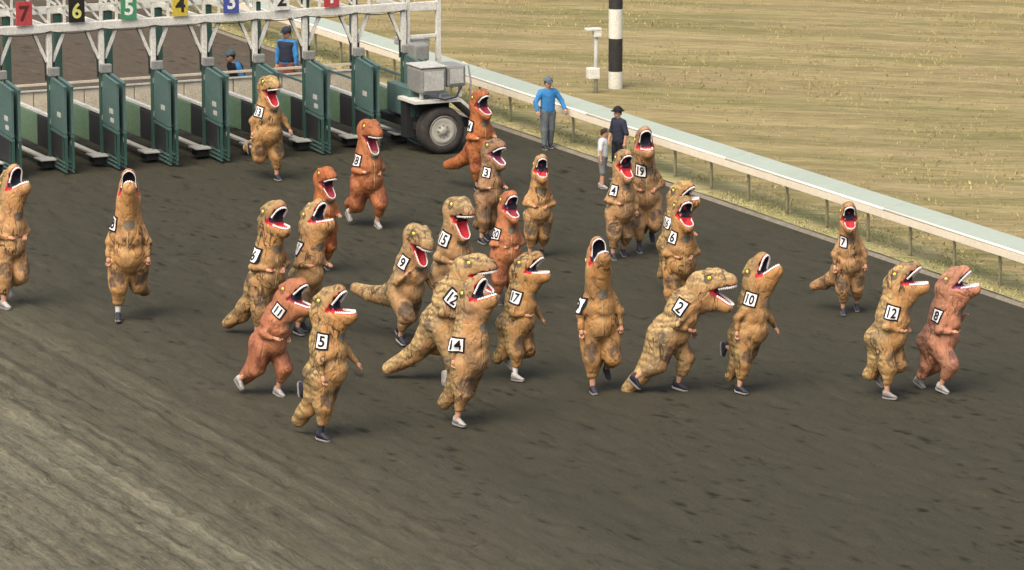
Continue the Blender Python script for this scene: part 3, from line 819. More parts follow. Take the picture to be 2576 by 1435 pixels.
def shoe_mesh(ank, fdir, up):
    """A running shoe: lofted upper and a thicker sole below the ankle point."""
    f = Vector(fdir).normalized(); u = Vector(up).normalized(); l = u.cross(f).normalized()
    a = Vector(ank)
    secs = [(0.88 * a0, 0.86 * b0, c0, d0) for a0, b0, c0, d0 in ((-0.085, 0.030, -0.065, 0.025), (-0.06, 0.042, -0.080, 0.045), (0.0, 0.045, -0.083, 0.050), (0.06, 0.046, -0.083, 0.005), (0.12, 0.050, -0.083, -0.025), (0.17, 0.042, -0.080, -0.042), (0.195, 0.024, -0.070, -0.052))]
    mb = MB(); so = MB()
    for tgt, lo_, hi_, grow in ((mb, 0.0, 1.0, 1.0), (so, 0.0, 0.0, 1.12)):
        rings = []
        for x, hw, zb, zt in secs:
            if tgt is so: z0, z1 = zb - 0.018, zb + 0.012
            else: z0, z1 = zb + 0.010, zt
            hw2 = hw * grow; c = a + f * x
            rings.append([c - l * hw2 + u * z0, c + l * hw2 + u * z0, c + l * hw2 + u * (z0 + (z1 - z0) * 0.6), c + l * hw2 * 0.55 + u * z1, c - l * hw2 * 0.55 + u * z1, c - l * hw2 + u * (z0 + (z1 - z0) * 0.6)])
        vs = [q for r in rings for q in r]; fs = []; n = 6
        for i in range(len(rings) - 1):
            for k in range(n):
                k2 = (k + 1) % n; fs.append((i * n + k, i * n + k2, (i + 1) * n + k2, (i + 1) * n + k))
        fs.append(tuple(range(n))[::-1]); m = (len(rings) - 1) * n; fs.append(tuple(m + k for k in range(n)))
        tgt.add(vs, fs)
    return mb, so

ARMS = {'run': ((0.05, 0.45, -0.9), (0.85, -0.25, 0.12)), 'up': ((0.35, 0.5, -0.75), (0.55, -0.25, 0.75)), 'out': ((0.45, 0.55, -0.7), (0.60, 0.30, -0.75)),
        'back': ((-0.45, 0.55, -0.75), (0.25, 0.1, -0.95)), 'down': ((0.15, 0.5, -0.9), (0.30, 0.05, -0.95)), 'in': ((0.10, 0.5, -0.85), (0.75, -0.6, -0.05))}
LEGS = {'a': ((38, 62), (-14, 30)), 'b': ((4, 12), (-18, 95)), 'c': ((28, 40), (-30, 45)), 'd': ((8, 18), (-6, 22)), 'e': ((-12, 100), (10, 10)), 'f': ((-18, 40), (32, 50)), 'g': ((12, 12), (20, 75))}

def runner(px, py, top, psi, color, label, num=None, lean=6, neck=4, hp=18, hy=0, open_=(24, 24), legs='d', arms=('run', 'run'), tail=(80, 0, 0.6),
           bib=(70, 1.43), shoe='shoe_k', leg='skin', fat=1.0, size=None, win=True, bibh=0.24, zip_=False, roll=0):
    # ---------------- skeleton (x forward, y left, z up, metres for a 2.3 m costume)
    A = math.radians(lean)
    Rl = rot_y(-A)
    pel = np.array([0.0, 0.0, 0.92])
    def sp(x, y, z): return pel + Rl @ (np.array([x, y, z]) - pel)
    chest = sp(0.0, 0, 1.40)
    Rn = rot_y(-math.radians(lean + neck))
    def nk(x, y, z): return chest + Rn @ (np.array([x, y, z]) - np.array([0, 0, 1.40]))
    hpos = nk(0.02, 0, 1.84)
    Rh = rot_z(math.radians(hy)) @ rot_y(math.radians(hp))
    tu, tl = math.radians(open_[0]), math.radians(open_[1])
    Ru = Rh @ rot_y(tu); Rlo = Rh @ rot_y(-tl)
    U = lambda x, z, y=0: hpos + Ru @ np.array([x, y, z])
    Lw = lambda x, z, y=0: hpos + Rlo @ np.array([x, y, z])
    f_ = fat
    tp, ty, tl_ = tail; tdir = rot_z(math.radians(ty))
    tpts = [pel + tdir @ np.array([-0.12, 0, -0.08])]
    ang = math.radians(tp); rads = [0.27 * f_, 0.175, 0.135, 0.10]
    for i in range(3):
        a2 = ang - math.radians(12) * i
        tpts.append(tpts[-1] + tdir @ np.array([-math.cos(a2), 0, -math.sin(a2)]) * (0.30 * tl_ + 0.03))
    # legs
    lg = {}
    for s, (th, kn) in zip((-1, 1), LEGS[legs]):
        th, kn = math.radians(th), math.radians(kn)
        hip = pel + np.array([0.0, 0.135 * s, -0.05])
        knee = hip + 0.43 * np.array([math.sin(th), 0.03 * s, -math.cos(th)])
        sh = th - kn
        ank = knee + 0.40 * np.array([math.sin(sh), 0.0, -math.cos(sh)])
        cuff = knee + 0.21 * np.array([math.sin(sh), 0.0, -math.cos(sh)])
        fp = sh * 0.75
        lg[s] = (hip, knee, ank, cuff, sh, fp)
    # arms
    ar = {}
    for s, nm in zip((-1, 1), arms):
        d1, d2 = ARMS[nm]
        d1 = np.array([d1[0], d1[1] * s, d1[2]]); d2 = np.array([d2[0], d2[1] * s, d2[2]])
        d1 = Rl @ d1 / np.linalg.norm(d1); d2 = Rl @ d2 / np.linalg.norm(d2)
        shd = sp(0.03, 0.165 * s, 1.36); el = shd + d1 * 0.25; wr = el + d2 * 0.19; hd = el + d2 * 0.23
        ar[s] = (shd, el, wr, hd, d2)

    def outer_head(P):
        Pl = (P - hpos.astype(np.float32))
        Pu = Pl @ Ru.astype(np.float32); Pd = Pl @ Rlo.astype(np.float32)
        Pu = Pu * np.array([1, 1.22, 1], np.float32); Pd = Pd * np.array([1, 1.20, 1], np.float32)
        d = cone(Pu, (-0.10, 0, 0.06), (0.13, 0, 0.115), 0.225, 0.180)
        d = smin(d, cone(Pu, (0.13, 0, 0.10), (0.300, 0, 0.055), 0.170, 0.140), 0.06)
        for s in (-1, 1):                                             # brow ridges
            d = smin(d, cone(Pu, (0.02, 0.13 * s, 0.245), (0.24, 0.09 * s, 0.215), 0.048, 0.030), 0.05)
        e = cone(Pd, (-0.06, 0, -0.08), (0.335, 0, -0.055), 0.185, 0.122)
        return d, e

    def fn(P):
        P = P.astype(np.float32)
        # trunk
        Pt = P * np.array([1, 1.16, 1], np.float32); Pn = P * np.array([1, 1.28, 1], np.float32)
        d = cone(Pt, pel + np.array([0.0, 0, 0.02]), sp(0.02, 0, 0.98), 0.310 * f_, 0.322 * f_)
        d = smin(d, cone(Pt, sp(0.02, 0, 1.26), chest, 0.300 * f_, 0.262 * f_), 0.045)
        d = smin(d, cone(Pn, chest, nk(0, 0, 1.78), 0.262 * f_, 0.228), 0.10)
        u, l = outer_head(P)
        d = smin(d, u, 0.09); d = smin(d, l, 0.05)
        d = smin(d, cone(Pn, Lw(0.22, -0.09), nk(0.08, 0, 1.50), 0.125, 0.165), 0.045)   # throat pouch
        for i in range(3):
            d = smin(d, cone(P, tpts[i], tpts[i + 1], rads[i], rads[i + 1]), 0.09 if i == 0 else 0.03)
        for s in (-1, 1):
            hip, knee, ank, cuff, sh, fp = lg[s]
            d = smin(d, cone(P, hip, knee, 0.195 * f_, 0.150 * f_), 0.045)
            k2 = knee + (cuff - knee) * 0.62
            leg_ = smin(cone(P, knee, k2, 0.148 * f_, 0.112), cone(P, k2, cuff, 0.088, 0.088), 0.02)
            d = smin(d, leg_, 0.035)
            shd, el, wr, hd, d2 = ar[s]
            d = smin(d, cone(P, shd, el, 0.095, 0.072), 0.06)
            d = smin(d, cone(P, el, wr, 0.070, 0.040), 0.035)
        return d

    cR = rot_y(0)
    def cut(P):
        Pl = (P - hpos.astype(np.float32))
        Pu = Pl @ Ru.astype(np.float32); Pd = Pl @ Rlo.astype(np.float32); Ph = Pl @ Rh.astype(np.float32)
        up = Pu[..., 2]; dn = -Pd[..., 2]
        xl = 0.02 + 0.125 * np.clip((0.145 - np.abs(Ph[..., 1])) / 0.05, 0, 1)
        w = np.maximum(np.maximum(up, dn), xl + 0.25 * Ph[..., 2] - Ph[..., 0])            # negative inside the gape
        s = np.array([1, 1.14, 1], np.float32)
        w = smin(w, cone(Pu * s, (0.24, 0, 0.0), (0.29, 0, 0.0), 0.118, 0.110), 0.02)     # hollow palate
        w = smin(w, cone(Pd * s, (0.24, 0, 0.03), (0.325, 0, 0.03), 0.105, 0.095), 0.02)      # mouth floor
        return w
    gn = rng.integers(0, 1000)
    def full(P):
        d = fn(P)
        # slack folds of the inflated skin
        fold = 0.009 * np.sin(P[..., 2] * 17 + 3.0 * np.sin(P[..., 1] * 7 + gn) + P[..., 0] * 5) * (np.sin(P[..., 0] * 4 + P[..., 1] * 5 + gn) > 0) \
             + 0.008 * np.sin(P[..., 1] * 21 + P[..., 2] * 11 + gn) * np.clip(1.3 - P[..., 2], 0, 1) \
             + 0.007 * np.sin(P[..., 2] * 34 + 4 * np.sin(P[..., 1] * 6 + P[..., 0] * 5 + gn * 1.7)) * np.exp(-((P[..., 2] - 1.12) / 0.16) ** 2)
        d = d + fold * (P[..., 2] < hpos[2] - 0.15)
        c = -cut(P)
        h = np.clip(0.02 - np.abs(d - c), 0, None) / 0.02
        return np.maximum(d, c) + h * h * h * 0.02 / 6

    pts = np.array([pel, chest, hpos, U(0.45, 0.1), Lw(0.42, -0.1), tpts[-1], tpts[-2], lg[-1][3], lg[1][3], lg[-1][1], lg[1][1], ar[-1][2], ar[1][2], ar[-1][1], ar[1][1], U(-0.1, 0.06)])
    lo = pts.min(0) - 0.32; hi = pts.max(0) + 0.32
    V, Q = surface(full, lo, hi, 0.0225)
    # ---------------- paint masks
    fnrm = np.cross(V[Q[:, 2]] - V[Q[:, 0]], V[Q[:, 3]] - V[Q[:, 1]])
    g = np.zeros_like(V)
    for i in range(4): np.add.at(g, Q[:, i], fnrm)
    g /= np.linalg.norm(g, axis=1)[:, None] + 1e-9
    P32 = V.astype(np.float32)
    dors = 0.22 + 0.78 * sstep(-(g @ (Rl @ np.array([1.0, 0, 0]))), -0.6, 0.7)
    uh, lh = outer_head(P32)
    Pu = (V - hpos) @ Ru; Pd = (V - hpos) @ Rlo
    onhead = sstep(np.minimum(uh, lh), 0.05, 0.0)
    isup = uh < lh
    dors = np.where((onhead > 0.5) & isup, np.clip(0.35 + 0.5 * sstep(Pu[:, 2], 0.05, 0.25), 0, 1), dors)
    dors = np.where((onhead > 0.5) & ~isup, 0.0, dors)
    thr = cone(P32, Lw(0.20, -0.10), nk(0.07, 0, 1.46), 0.125, 0.19)
    dors = np.where((thr < 0.05) & (g[:, 0] > 0.1), np.minimum(dors, 0.05), dors)
    patch = np.zeros(len(V))
    for s in (-1, 1):
        eye = np.array([0.045, 0.140 * s, 0.165])
        dd = np.linalg.norm((Pu - eye) * np.array([1.0, 0.8, 1.0]), axis=1)
        patch = np.maximum(patch, 0.95 * sstep(dd, 0.10, 0.05))
        br = cone((Pu).astype(np.float32), (0.05, 0.13 * s, 0.185), (0.24, 0.10 * s, 0.165), 0.0, 0.0)
        patch = np.maximum(patch, 0.85 * sstep(br, 0.035, 0.012))
        hip, knee, ank, cuff, sh, fp = lg[s]
        patch = np.maximum(patch, 0.72 * sstep(np.linalg.norm(V - (knee * 0.65 + hip * 0.35 + np.array([0.17, 0.05 * s, 0.0])), axis=1), 0.24, 0.10))
        patch = np.maximum(patch, 0.62 * sstep(np.linalg.norm(V - (hip + np.array([-0.15, 0.22 * s, 0.05])), axis=1), 0.24, 0.10))
    cc = -cut(P32); dd = fn(P32)
    inside = cc > dd - 0.010
    Ph = (V - hpos) @ Rh
    mouth = np.where(inside & (np.minimum(uh, lh) < 0.012), np.where((Pd[:, 2] > 0.03) & (np.abs(Ph[:, 1]) < 0.13) & (Ph[:, 0] > 0.09), 1.0, 0.5), 0.0)
    mk = np.stack([dors, patch, mouth, np.ones(len(V))], -1)

    # ---------------- placing: feet on the ground, size from the height in the photograph
    low = min(lg[s][2][2] - 0.101 * math.cos(lg[s][5]) - 0.19 * max(0, -math.sin(lg[s][5]))*0 - 0.10 * abs(math.sin(lg[s][5])) for s in (-1, 1))
    gp = ground(px, py)
    hgt = V[:, 2].max() - low
    # height the photograph shows between the feet and the top of the head
    dep = math.hypot(gp[1], CAMH)
    ppm = px_per_m(gp[0], gp[1], 1.0) * math.cos(math.atan2(CAMH, gp[1]))
    sc_ = size or (py - top) / ppm / hgt
    # heading: psi 0 faces the camera, 90 faces the right of the picture
    rz = math.radians(psi - 90)
    root = empty('person', (gp[0], gp[1], -low * sc_), rz, sc_)
    root.rotation_euler = (math.radians(roll), 0, rz)
    tag(root, label, 'person', 'runners in inflatable dinosaur costumes')
    skin_obj('costume', V, Q, M[color], root, mk)

    # ---------------- teeth along both lips
    for nm, Rj, sg, hgt_ in (('upper_teeth', Ru, -1, 0.028), ('lower_teeth', Rlo, 1, 0.028)):
        ph = np.radians(np.linspace(-112, 112, 61))
        dirs = np.stack([np.cos(ph), np.sin(ph), np.zeros_like(ph)], -1)
        o_ = np.array([0.10, 0, 0.0])
        t = np.linspace(0.02, 0.42, 90)
        pts_ = (hpos + (o_ + dirs[:, None, :] * t[None, :, None]) @ Rj.T).astype(np.float32)
        un_, ln_ = outer_head(pts_)
        dj = un_ if sg < 0 else ln_
        ins = dj > 0
        first = np.where(ins.any(1), ins.argmax(1), 89)
        r_ = t[first] - 0.012
        loc = o_ + dirs * r_[:, None]
        keep = loc[:, 0] > 0.15
        loc = loc[keep]; n = len(loc)
        seg = np.linalg.norm(np.diff(loc, axis=0), axis=1); L = np.concatenate([[0], np.cumsum(seg)])
        nt = max(8, int(L[-1] / 0.030))
        sL = np.linspace(0, L[-1], nt * 2 + 1)
        C = np.stack([np.interp(sL, L, loc[:, i]) for i in range(3)], -1)
        cen = np.array([0.14, 0, 0])
        inw = cen - C; inw[:, 2] = 0; inw /= np.linalg.norm(inw, axis=1)[:, None]
        vs, fs = [], []
        base = sg * -0.005
        for i in range(len(C)):
            hh = sg * (hgt_ if i % 2 else 0.003)
            for off in (-0.006, 0.012):
                vs.append(C[i] + inw[i] * off + np.array([0, 0, base]))
            mid = C[i] + inw[i] * (0.004 if i % 2 else 0.0) + np.array([0, 0, hh])
            vs.append(mid - inw[i] * 0.005); vs.append(mid + inw[i] * (0.005 if i % 2 else 0.010))
        for i in range(len(C) - 1):
            a, b = i * 4, i * 4 + 4
            fs += [(a, b, b + 2, a + 2), (a + 3, b + 3, b + 1, a + 1), (a + 2, b + 2, b + 3, a + 3), (a + 1, b + 1, b, a)]
        vs = hpos + np.array(vs) @ Rj.T
        mesh_obj(nm, vs, fs, M['tooth'], root)
    # ---------------- eyes
    for s in (-1, 1):
        q0 = np.array([0.045, 0.0, 0.165]); dirv = np.array([0.12, s, 0.12]); dirv /= np.linalg.norm(dirv)
        t = np.linspace(0.05, 0.3, 120)
        pp = (hpos + (q0 + dirv * t[:, None]) @ Ru.T).astype(np.float32)
        k = int((outer_head(pp)[0] > 0).argmax())
        pc = hpos + Ru @ (q0 + dirv * t[k]); nd = Ru @ dirv
        ey = MB().lathe([(0.0, 0.018), (0.014, 0.016), (0.024, 0.009), (0.028, 0.0), (0.028, -0.02)], pc, nd, 14).build('eye', M['eye'], root, smooth=True)
        MB().lathe([(0.0, 0.021), (0.006, 0.020), (0.008, 0.010)], pc, nd, 10).build('pupil', M['pupil'], ey)
    # ---------------- things fixed on the skin: number cloth and viewing window
    def drape(c, az, w, h, nu, nv, off, tilt=0.0):
        """Grid of points dropped on the skin around direction az (degrees towards the right side) at trunk height c."""
        fr = Rl if c <= 1.40 else Rn
        cen = sp(0, 0, c) if c <= 1.40 else nk(0, 0, c)
        a = math.radians(-az)
        rad = fr @ np.array([math.cos(a), math.sin(a), 0]); tan = fr @ np.array([-math.sin(a), math.cos(a), 0]); upv = fr @ np.array([0, 0, 1.0])
        def at(uv):
            p = cen + tan * uv[:, :1] + upv * uv[:, 1:2]
            tt = np.full(len(uv), 0.60)
            for _ in range(14):
                tt = tt - 0.9 * np.clip(full((p + rad * tt[:, None]).astype(np.float32)) - off, -0.05, 0.3)
            return p + rad * tt[:, None]
        U_, V_ = np.meshgrid(np.linspace(-w / 2, w / 2, nu), np.linspace(-h / 2, h / 2, nv), indexing='ij')
        uv = np.stack([U_.ravel(), V_.ravel()], -1)
        i = (np.arange(nu - 1)[:, None] * nv + np.arange(nv - 1)[None]).ravel()
        return at(uv), np.stack([i, i + nv, i + nv + 1, i + 1], -1), at
    if num is not None:
        bw = bibh * (0.84 if len(num) == 1 else 1.0)
        P_, F_, _ = drape(bib[1], bib[0], bw, bibh, 9, 9, 0.010)
        clo = mesh_obj('number_cloth', P_, F_, M['cloth_k'], root, smooth=True)
        P_, F_, _ = drape(bib[1], bib[0], bw - 0.05, bibh - 0.05, 8, 8, 0.016)
        mesh_obj('number_panel', P_, F_, M['cloth_w'], clo, smooth=True)
        Vg, Fg = glyph(num)
        _, _, at = drape(bib[1], bib[0], 0.1, 0.1, 2, 2, 0.023)
        sx = 0.15 if len(num) == 1 else 0.125
        mesh_obj('numeral', at(Vg * np.array([sx, 0.155])), Fg, M['cloth_k'], clo)
    if win:
        _, _, at = drape(1.50, 0, 0.1, 0.1, 2, 2, 0.006)
        rr = np.linspace(0, 1, 5)[1:]; aa = np.linspace(0, 2 * np.pi, 16, endpoint=False)
        uv = [(0.0, 0.0)] + [(0.088 * r0 * math.copysign(abs(math.cos(a0)) ** 0.8, math.cos(a0)), 0.075 * r0 * math.copysign(abs(math.sin(a0)) ** 0.8, math.sin(a0))) for r0 in rr for a0 in aa]
        F_ = [(0, 1 + i, 1 + (i + 1) % 16) for i in range(16)] + [(1 + j * 16 + i, 1 + (j + 1) * 16 + i, 1 + (j + 1) * 16 + (i + 1) % 16, 1 + j * 16 + (i + 1) % 16) for j in range(3) for i in range(16)]
        mesh_obj('viewing_window', at(np.array(uv)), F_, M['window'], root, smooth=True)
    if zip_:
        P_, F_, _ = drape(1.12, 4, 0.016, 0.52, 3, 22, 0.006)
        mesh_obj('zipper', P_, F_, M['zip'], root, smooth=True)
    # ---------------- the wearer: one continuous body inside, shins and hands showing
    hd0 = sp(0.03, 0, 1.52)
    def bodyfn(P):
        P = P.astype(np.float32)
        d = cone(P, pel + np.array([0, 0, -0.02]), sp(0, 0, 1.25), 0.13, 0.14)
        d = smin(d, cone(P, sp(0, 0, 1.28), hd0, 0.07, 0.06), 0.05)
        d = smin(d, cone(P, hd0 + np.array([0, 0, 0.03]), hd0 + np.array([0.02, 0, 0.10]), 0.085, 0.095), 0.03)
        for s in (-1, 1):
            hip, knee, ank, cuff, sh, fp = lg[s]
            d = smin(d, cone(P, hip + np.array([0, -0.04 * s, 0]), knee, 0.10, 0.065), 0.05)
            calf = knee + (ank - knee) * 0.35 - 0.02 * np.array([math.cos(sh), 0, math.sin(sh)])
            d = smin(d, cone(P, knee, calf, 0.062, 0.06), 0.03)
            d = smin(d, cone(P, calf, ank + np.array([0, 0, 0.0]), 0.058, 0.042), 0.03)
            shd, el, wr, hd, d2 = ar[s]
            d = smin(d, cone(P, sp(0, 0.15 * s, 1.38), el, 0.05, 0.042), 0.04)
            d = smin(d, cone(P, el, hd, 0.038, 0.026), 0.02)
        return d
    bp = np.array([pel, hd0, lg[-1][2], lg[1][2], lg[-1][1], lg[1][1], ar[-1][3], ar[1][3], ar[-1][1], ar[1][1]])
    BV, BQ = surface(bodyfn, bp.min(0) - 0.22, bp.max(0) + 0.22, 0.03)
    skin_obj('body', BV, BQ, M[leg], root)
    for s in (-1, 1):
        hip, knee, ank, cuff, sh, fp = lg[s]
        shd, el, wr, hd, d2 = ar[s]
        out = np.cross(d2, np.array([0, 0, 1.0])) * 1.0
        hand_mesh(hd - d2 * 0.015, d2, out * (1 if s < 0 else -1), s).build('hand', M['skin'], root, smooth=True)
        fd = np.array([math.cos(fp), 0, math.sin(fp)]); upv = np.array([-math.sin(fp), 0, math.cos(fp)])
        a_, b_ = shoe_mesh(ank, fd, upv)
        shoe_o = a_.build('shoe', M[shoe], root, smooth=True)
        b_.build('sole', M['sole'], shoe_o)
    return root

# ------------------------------------------------------------------ people without costumes
def bystander(px, py, top, psi, label, shirt, trousers, skin='skin', hat=None, hatmat='c_black', hair='hair', arms=(((0.05, 0.25, -1), (0.1, 0.05, -1)),) * 2,
              legs=((4, 4), (-4, 6)), sleeve=0.55, shorts=False, vest=None, shoe='shoe_k', lean=0, name_group='officials and onlookers on foot'):
    A = math.radians(lean); Rl = rot_y(-A)
    pel = np.array([0, 0, 0.93]); sp = lambda x, y, z: pel + Rl @ (np.array([x, y, z]) - pel)
    hd = sp(0.03, 0, 1.60)
    lg, ar = {}, {}
    for s, (th, kn) in zip((-1, 1), legs):
        th, kn = math.radians(th), math.radians(kn)
        hip = pel + np.array([0, 0.09 * s, -0.04]); knee = hip + 0.42 * np.array([math.sin(th), 0.02 * s, -math.cos(th)])
        sh = th - kn; ank = knee + 0.40 * np.array([math.sin(sh), 0.01 * s, -math.cos(sh)])
        lg[s] = (hip, knee, ank)
    for s, (d1, d2) in zip((-1, 1), arms):
        d1 = np.array([d1[0], d1[1] * s, d1[2]], float); d2 = np.array([d2[0], d2[1] * s, d2[2]], float)
        d1 = Rl @ d1 / np.linalg.norm(d1); d2 = Rl @ d2 / np.linalg.norm(d2)
        shd = sp(0, 0.185 * s, 1.40); el = shd + d1 * 0.28; wr = el + d2 * 0.25
        ar[s] = (shd, el, wr, d2)
    def torso(P, k=0.0):
        d = cone(P * np.array([1.25, 1, 1], np.float32), pel * np.array([1.25, 1, 1]) + np.array([0, 0, 0.02]), sp(0, 0, 1.30) * np.array([1.25, 1, 1]), 0.155, 0.165)
        d = smin(d, cone(P, sp(0, -0.14, 1.38), sp(0, 0.14, 1.38), 0.075, 0.075), 0.09)
        return d - k
    def armf(P, s, frac=1.0, k=0.0):
        shd, el, wr, d2 = ar[s]
        d = cone(P, shd, el if frac > 0.5 else shd + (el - shd) * frac * 2, 0.058, 0.045)
        if frac > 0.5: d = smin(d, cone(P, el, el + (wr - el) * min(1, (frac - 0.5) * 2), 0.044, 0.032), 0.03)
        return d - k
    def legf(P, s, frac=1.0, k=0.0):
        hip, knee, ank = lg[s]
        d = cone(P, hip, knee, 0.092, 0.062)
        if frac > 0.5: d = smin(d, cone(P, knee, knee + (ank - knee) * min(1, (frac - 0.5) * 2), 0.062, 0.042), 0.03)
        return d - k
    def headf(P, k=0.0):
        d = cone(P, hd + np.array([0, 0, 0.0]), hd + np.array([0.0, 0, 0.07]), 0.083, 0.092)
        d = smin(d, cone(P, hd + np.array([0.03, 0, -0.06]), hd + np.array([0.045, 0, -0.04]), 0.05, 0.05), 0.04)       # jaw
        return d - k
    def whole(P):
        P = P.astype(np.float32)
        d = torso(P)
        d = smin(d, cone(P, sp(0, 0, 1.42), hd, 0.055, 0.052), 0.04)
        h = headf(P)
        h = smin(h, cone(P, hd + np.array([0.09, 0, 0.03]), hd + np.array([0.112, 0, 0.0]), 0.010, 0.016), 0.015)       # nose
        for s in (-1, 1): h = np.minimum(h, cone(P, hd + np.array([-0.005, 0.088 * s, 0.03]), hd + np.array([-0.005, 0.093 * s, 0.0]), 0.018, 0.012))
        d = smin(d, h, 0.02)
        for s in (-1, 1):
            d = smin(d, armf(P, s), 0.04); d = smin(d, legf(P, s), 0.04)
        return d
    allp = np.array([pel, hd + np.array([0, 0, 0.1])] + [q for s in (-1, 1) for q in (lg[s][1], lg[s][2], ar[s][1], ar[s][2])])
    lo, hi = allp.min(0) - 0.26, allp.max(0) + 0.26
    low = min(lg[s][2][2] for s in (-1, 1)) - 0.10
    gp = ground(px, py)
    ppm = px_per_m(gp[0], gp[1], 1.0) * math.cos(math.atan2(CAMH, gp[1]))
    sc_ = (py - top) / ppm / (hd[2] + 0.19 - low)
    root = empty('person', (gp[0], gp[1], -low * sc_), math.radians(psi - 90), sc_)
    tag(root, label, 'person', name_group)
    V, Q = surface(whole, lo, hi, 0.022); skin_obj('body', V, Q, M[skin], root)
    def sh_fn(P):
        P = P.astype(np.float32); d = torso(P, 0.022)
        d = np.maximum(d, -(P[..., 2] - 0.90)); 
        for s in (-1, 1): d = smin(d, armf(P, s, sleeve, 0.018), 0.04)
        return np.minimum(d, 9)
    V, Q = surface(sh_fn, lo, hi, 0.024); skin_obj('shirt', V, Q, M[shirt], root)
    if vest:
        V, Q = surface(lambda P: np.maximum(torso(P.astype(np.float32), 0.036), np.abs(P[..., 2] - 1.20) - 0.24), lo, hi, 0.024); skin_obj('vest', V, Q, M[vest], root)
    def tr_fn(P):
        P = P.astype(np.float32)
        d = np.maximum(torso(P, 0.016), P[..., 2] - 1.0)
        for s in (-1, 1): d = smin(d, legf(P, s, 0.58 if shorts else 0.95, 0.028), 0.03)
        return d
    V, Q = surface(tr_fn, lo, hi, 0.024); skin_obj('shorts' if shorts else 'trousers', V, Q, M[trousers], root)
    V, Q = surface(lambda P: np.maximum(headf(P.astype(np.float32), 0.014), (hd[2] + 0.035) - P[..., 2] + (P[..., 0] - hd[0]) * 0.9 - 0.03), hd - 0.25, hd + 0.25, 0.016); skin_obj('hair', V, Q, M[hair], root)
    for s in (-1, 1):
        MB().lathe([(0, 0.008), (0.008, 0.005), (0.011, 0)], hd + np.array([0.083, 0.034 * s, 0.04]), (1, 0.25 * s, 0), 8).build('eye', M['pupil'], root)
    MB().tube([hd + np.array([0.088, -0.025, -0.047]), hd + np.array([0.096, 0, -0.05]), hd + np.array([0.088, 0.025, -0.047])], 0.006, 6).build('mouth', M['c_rust'], root)
    if hat:
        V, Q = surface(lambda P: np.maximum(headf(P.astype(np.float32), 0.026), hd[2] + 0.055 - P[..., 2]), hd - 0.25, hd + 0.27, 0.016)
        cp = skin_obj('cap', V, Q, M[hatmat], root)
        b = MB()
        n = 20
        if hat == 'cap': ring = [(0.08 + 0.12 * math.cos(a), 0.085 * math.sin(a)) for a in np.linspace(-math.pi / 2, math.pi / 2, n)]
        else: ring = [(0.17 * math.cos(a), 0.16 * math.sin(a)) for a in np.linspace(0, 2 * math.pi, n, endpoint=False)]
        vs = [hd + np.array([x, y, 0.062 - 0.10 * max(0, x - 0.08)]) for x, y in ring] + [hd + np.array([x, y, 0.074 - 0.10 * max(0, x - 0.08)]) for x, y in ring]
        b.add(vs, [tuple(range(n))[::-1], tuple(range(n, 2 * n))] + [(i, (i + 1) % n, (i + 1) % n + n, i + n) for i in range(n)])
        b.build('brim', M[hatmat], cp)
    for s in (-1, 1):
        shd, el, wr, d2 = ar[s]
        out = np.cross(d2, np.array([1.0, 0, 0.2]))
        hand_mesh(wr - d2 * 0.01, d2, out * (1 if s < 0 else -1), s).build('hand', M[skin], root, smooth=True)
        a_, b_ = shoe_mesh(lg[s][2], (1, 0, 0), (0, 0, 1))
        so_ = a_.build('shoe', M[shoe], root, smooth=True); b_.build('sole', M['sole'], so_)
    return root

# RUNNERS-LIST
BY = dict()
bystander(1378, 376, 192, 20, 'man in blue shirt, grey trousers and cap standing at the track edge', 'c_blue', 'c_jeans', hat='cap', hatmat='c_cap', sleeve=0.95,
          arms=(((0.1, 0.55, -0.9), (0.5, 0.0, -0.75)), ((0.15, 0.6, -0.9), (0.55, 0.15, -0.75))))
bystander(1556, 452, 266, 305, 'man in dark navy shirt and black brimmed hat beside the white rail', 'c_navy', 'c_black', hat='brim', hatmat='c_black', sleeve=0.55,
          arms=(((0.1, 0.3, -1), (0.3, 0.0, -0.9)), ((-0.1, 0.35, -1), (0.2, 0.0, -0.9))))
bystander(1516, 474, 322, 70, 'child in white shirt and grey shorts beside the man in navy', 'c_white', 'c_grey', shorts=True, sleeve=0.45, shoe='shoe_w')
bystander(724, 262, 66, 330, 'man in black vest over blue sleeves behind the starting gate', 'c_blue', 'c_rust', vest='c_navy', hat='cap', hatmat='c_navy', sleeve=0.9)
bystander(606, 322, 122, 300, 'person in light blue shirt and dark vest leaning behind the rear doors of the gate', 'c_blue', 'c_black', vest='c_black', hat='cap', hatmat='c_cap', sleeve=0.6, lean=18)

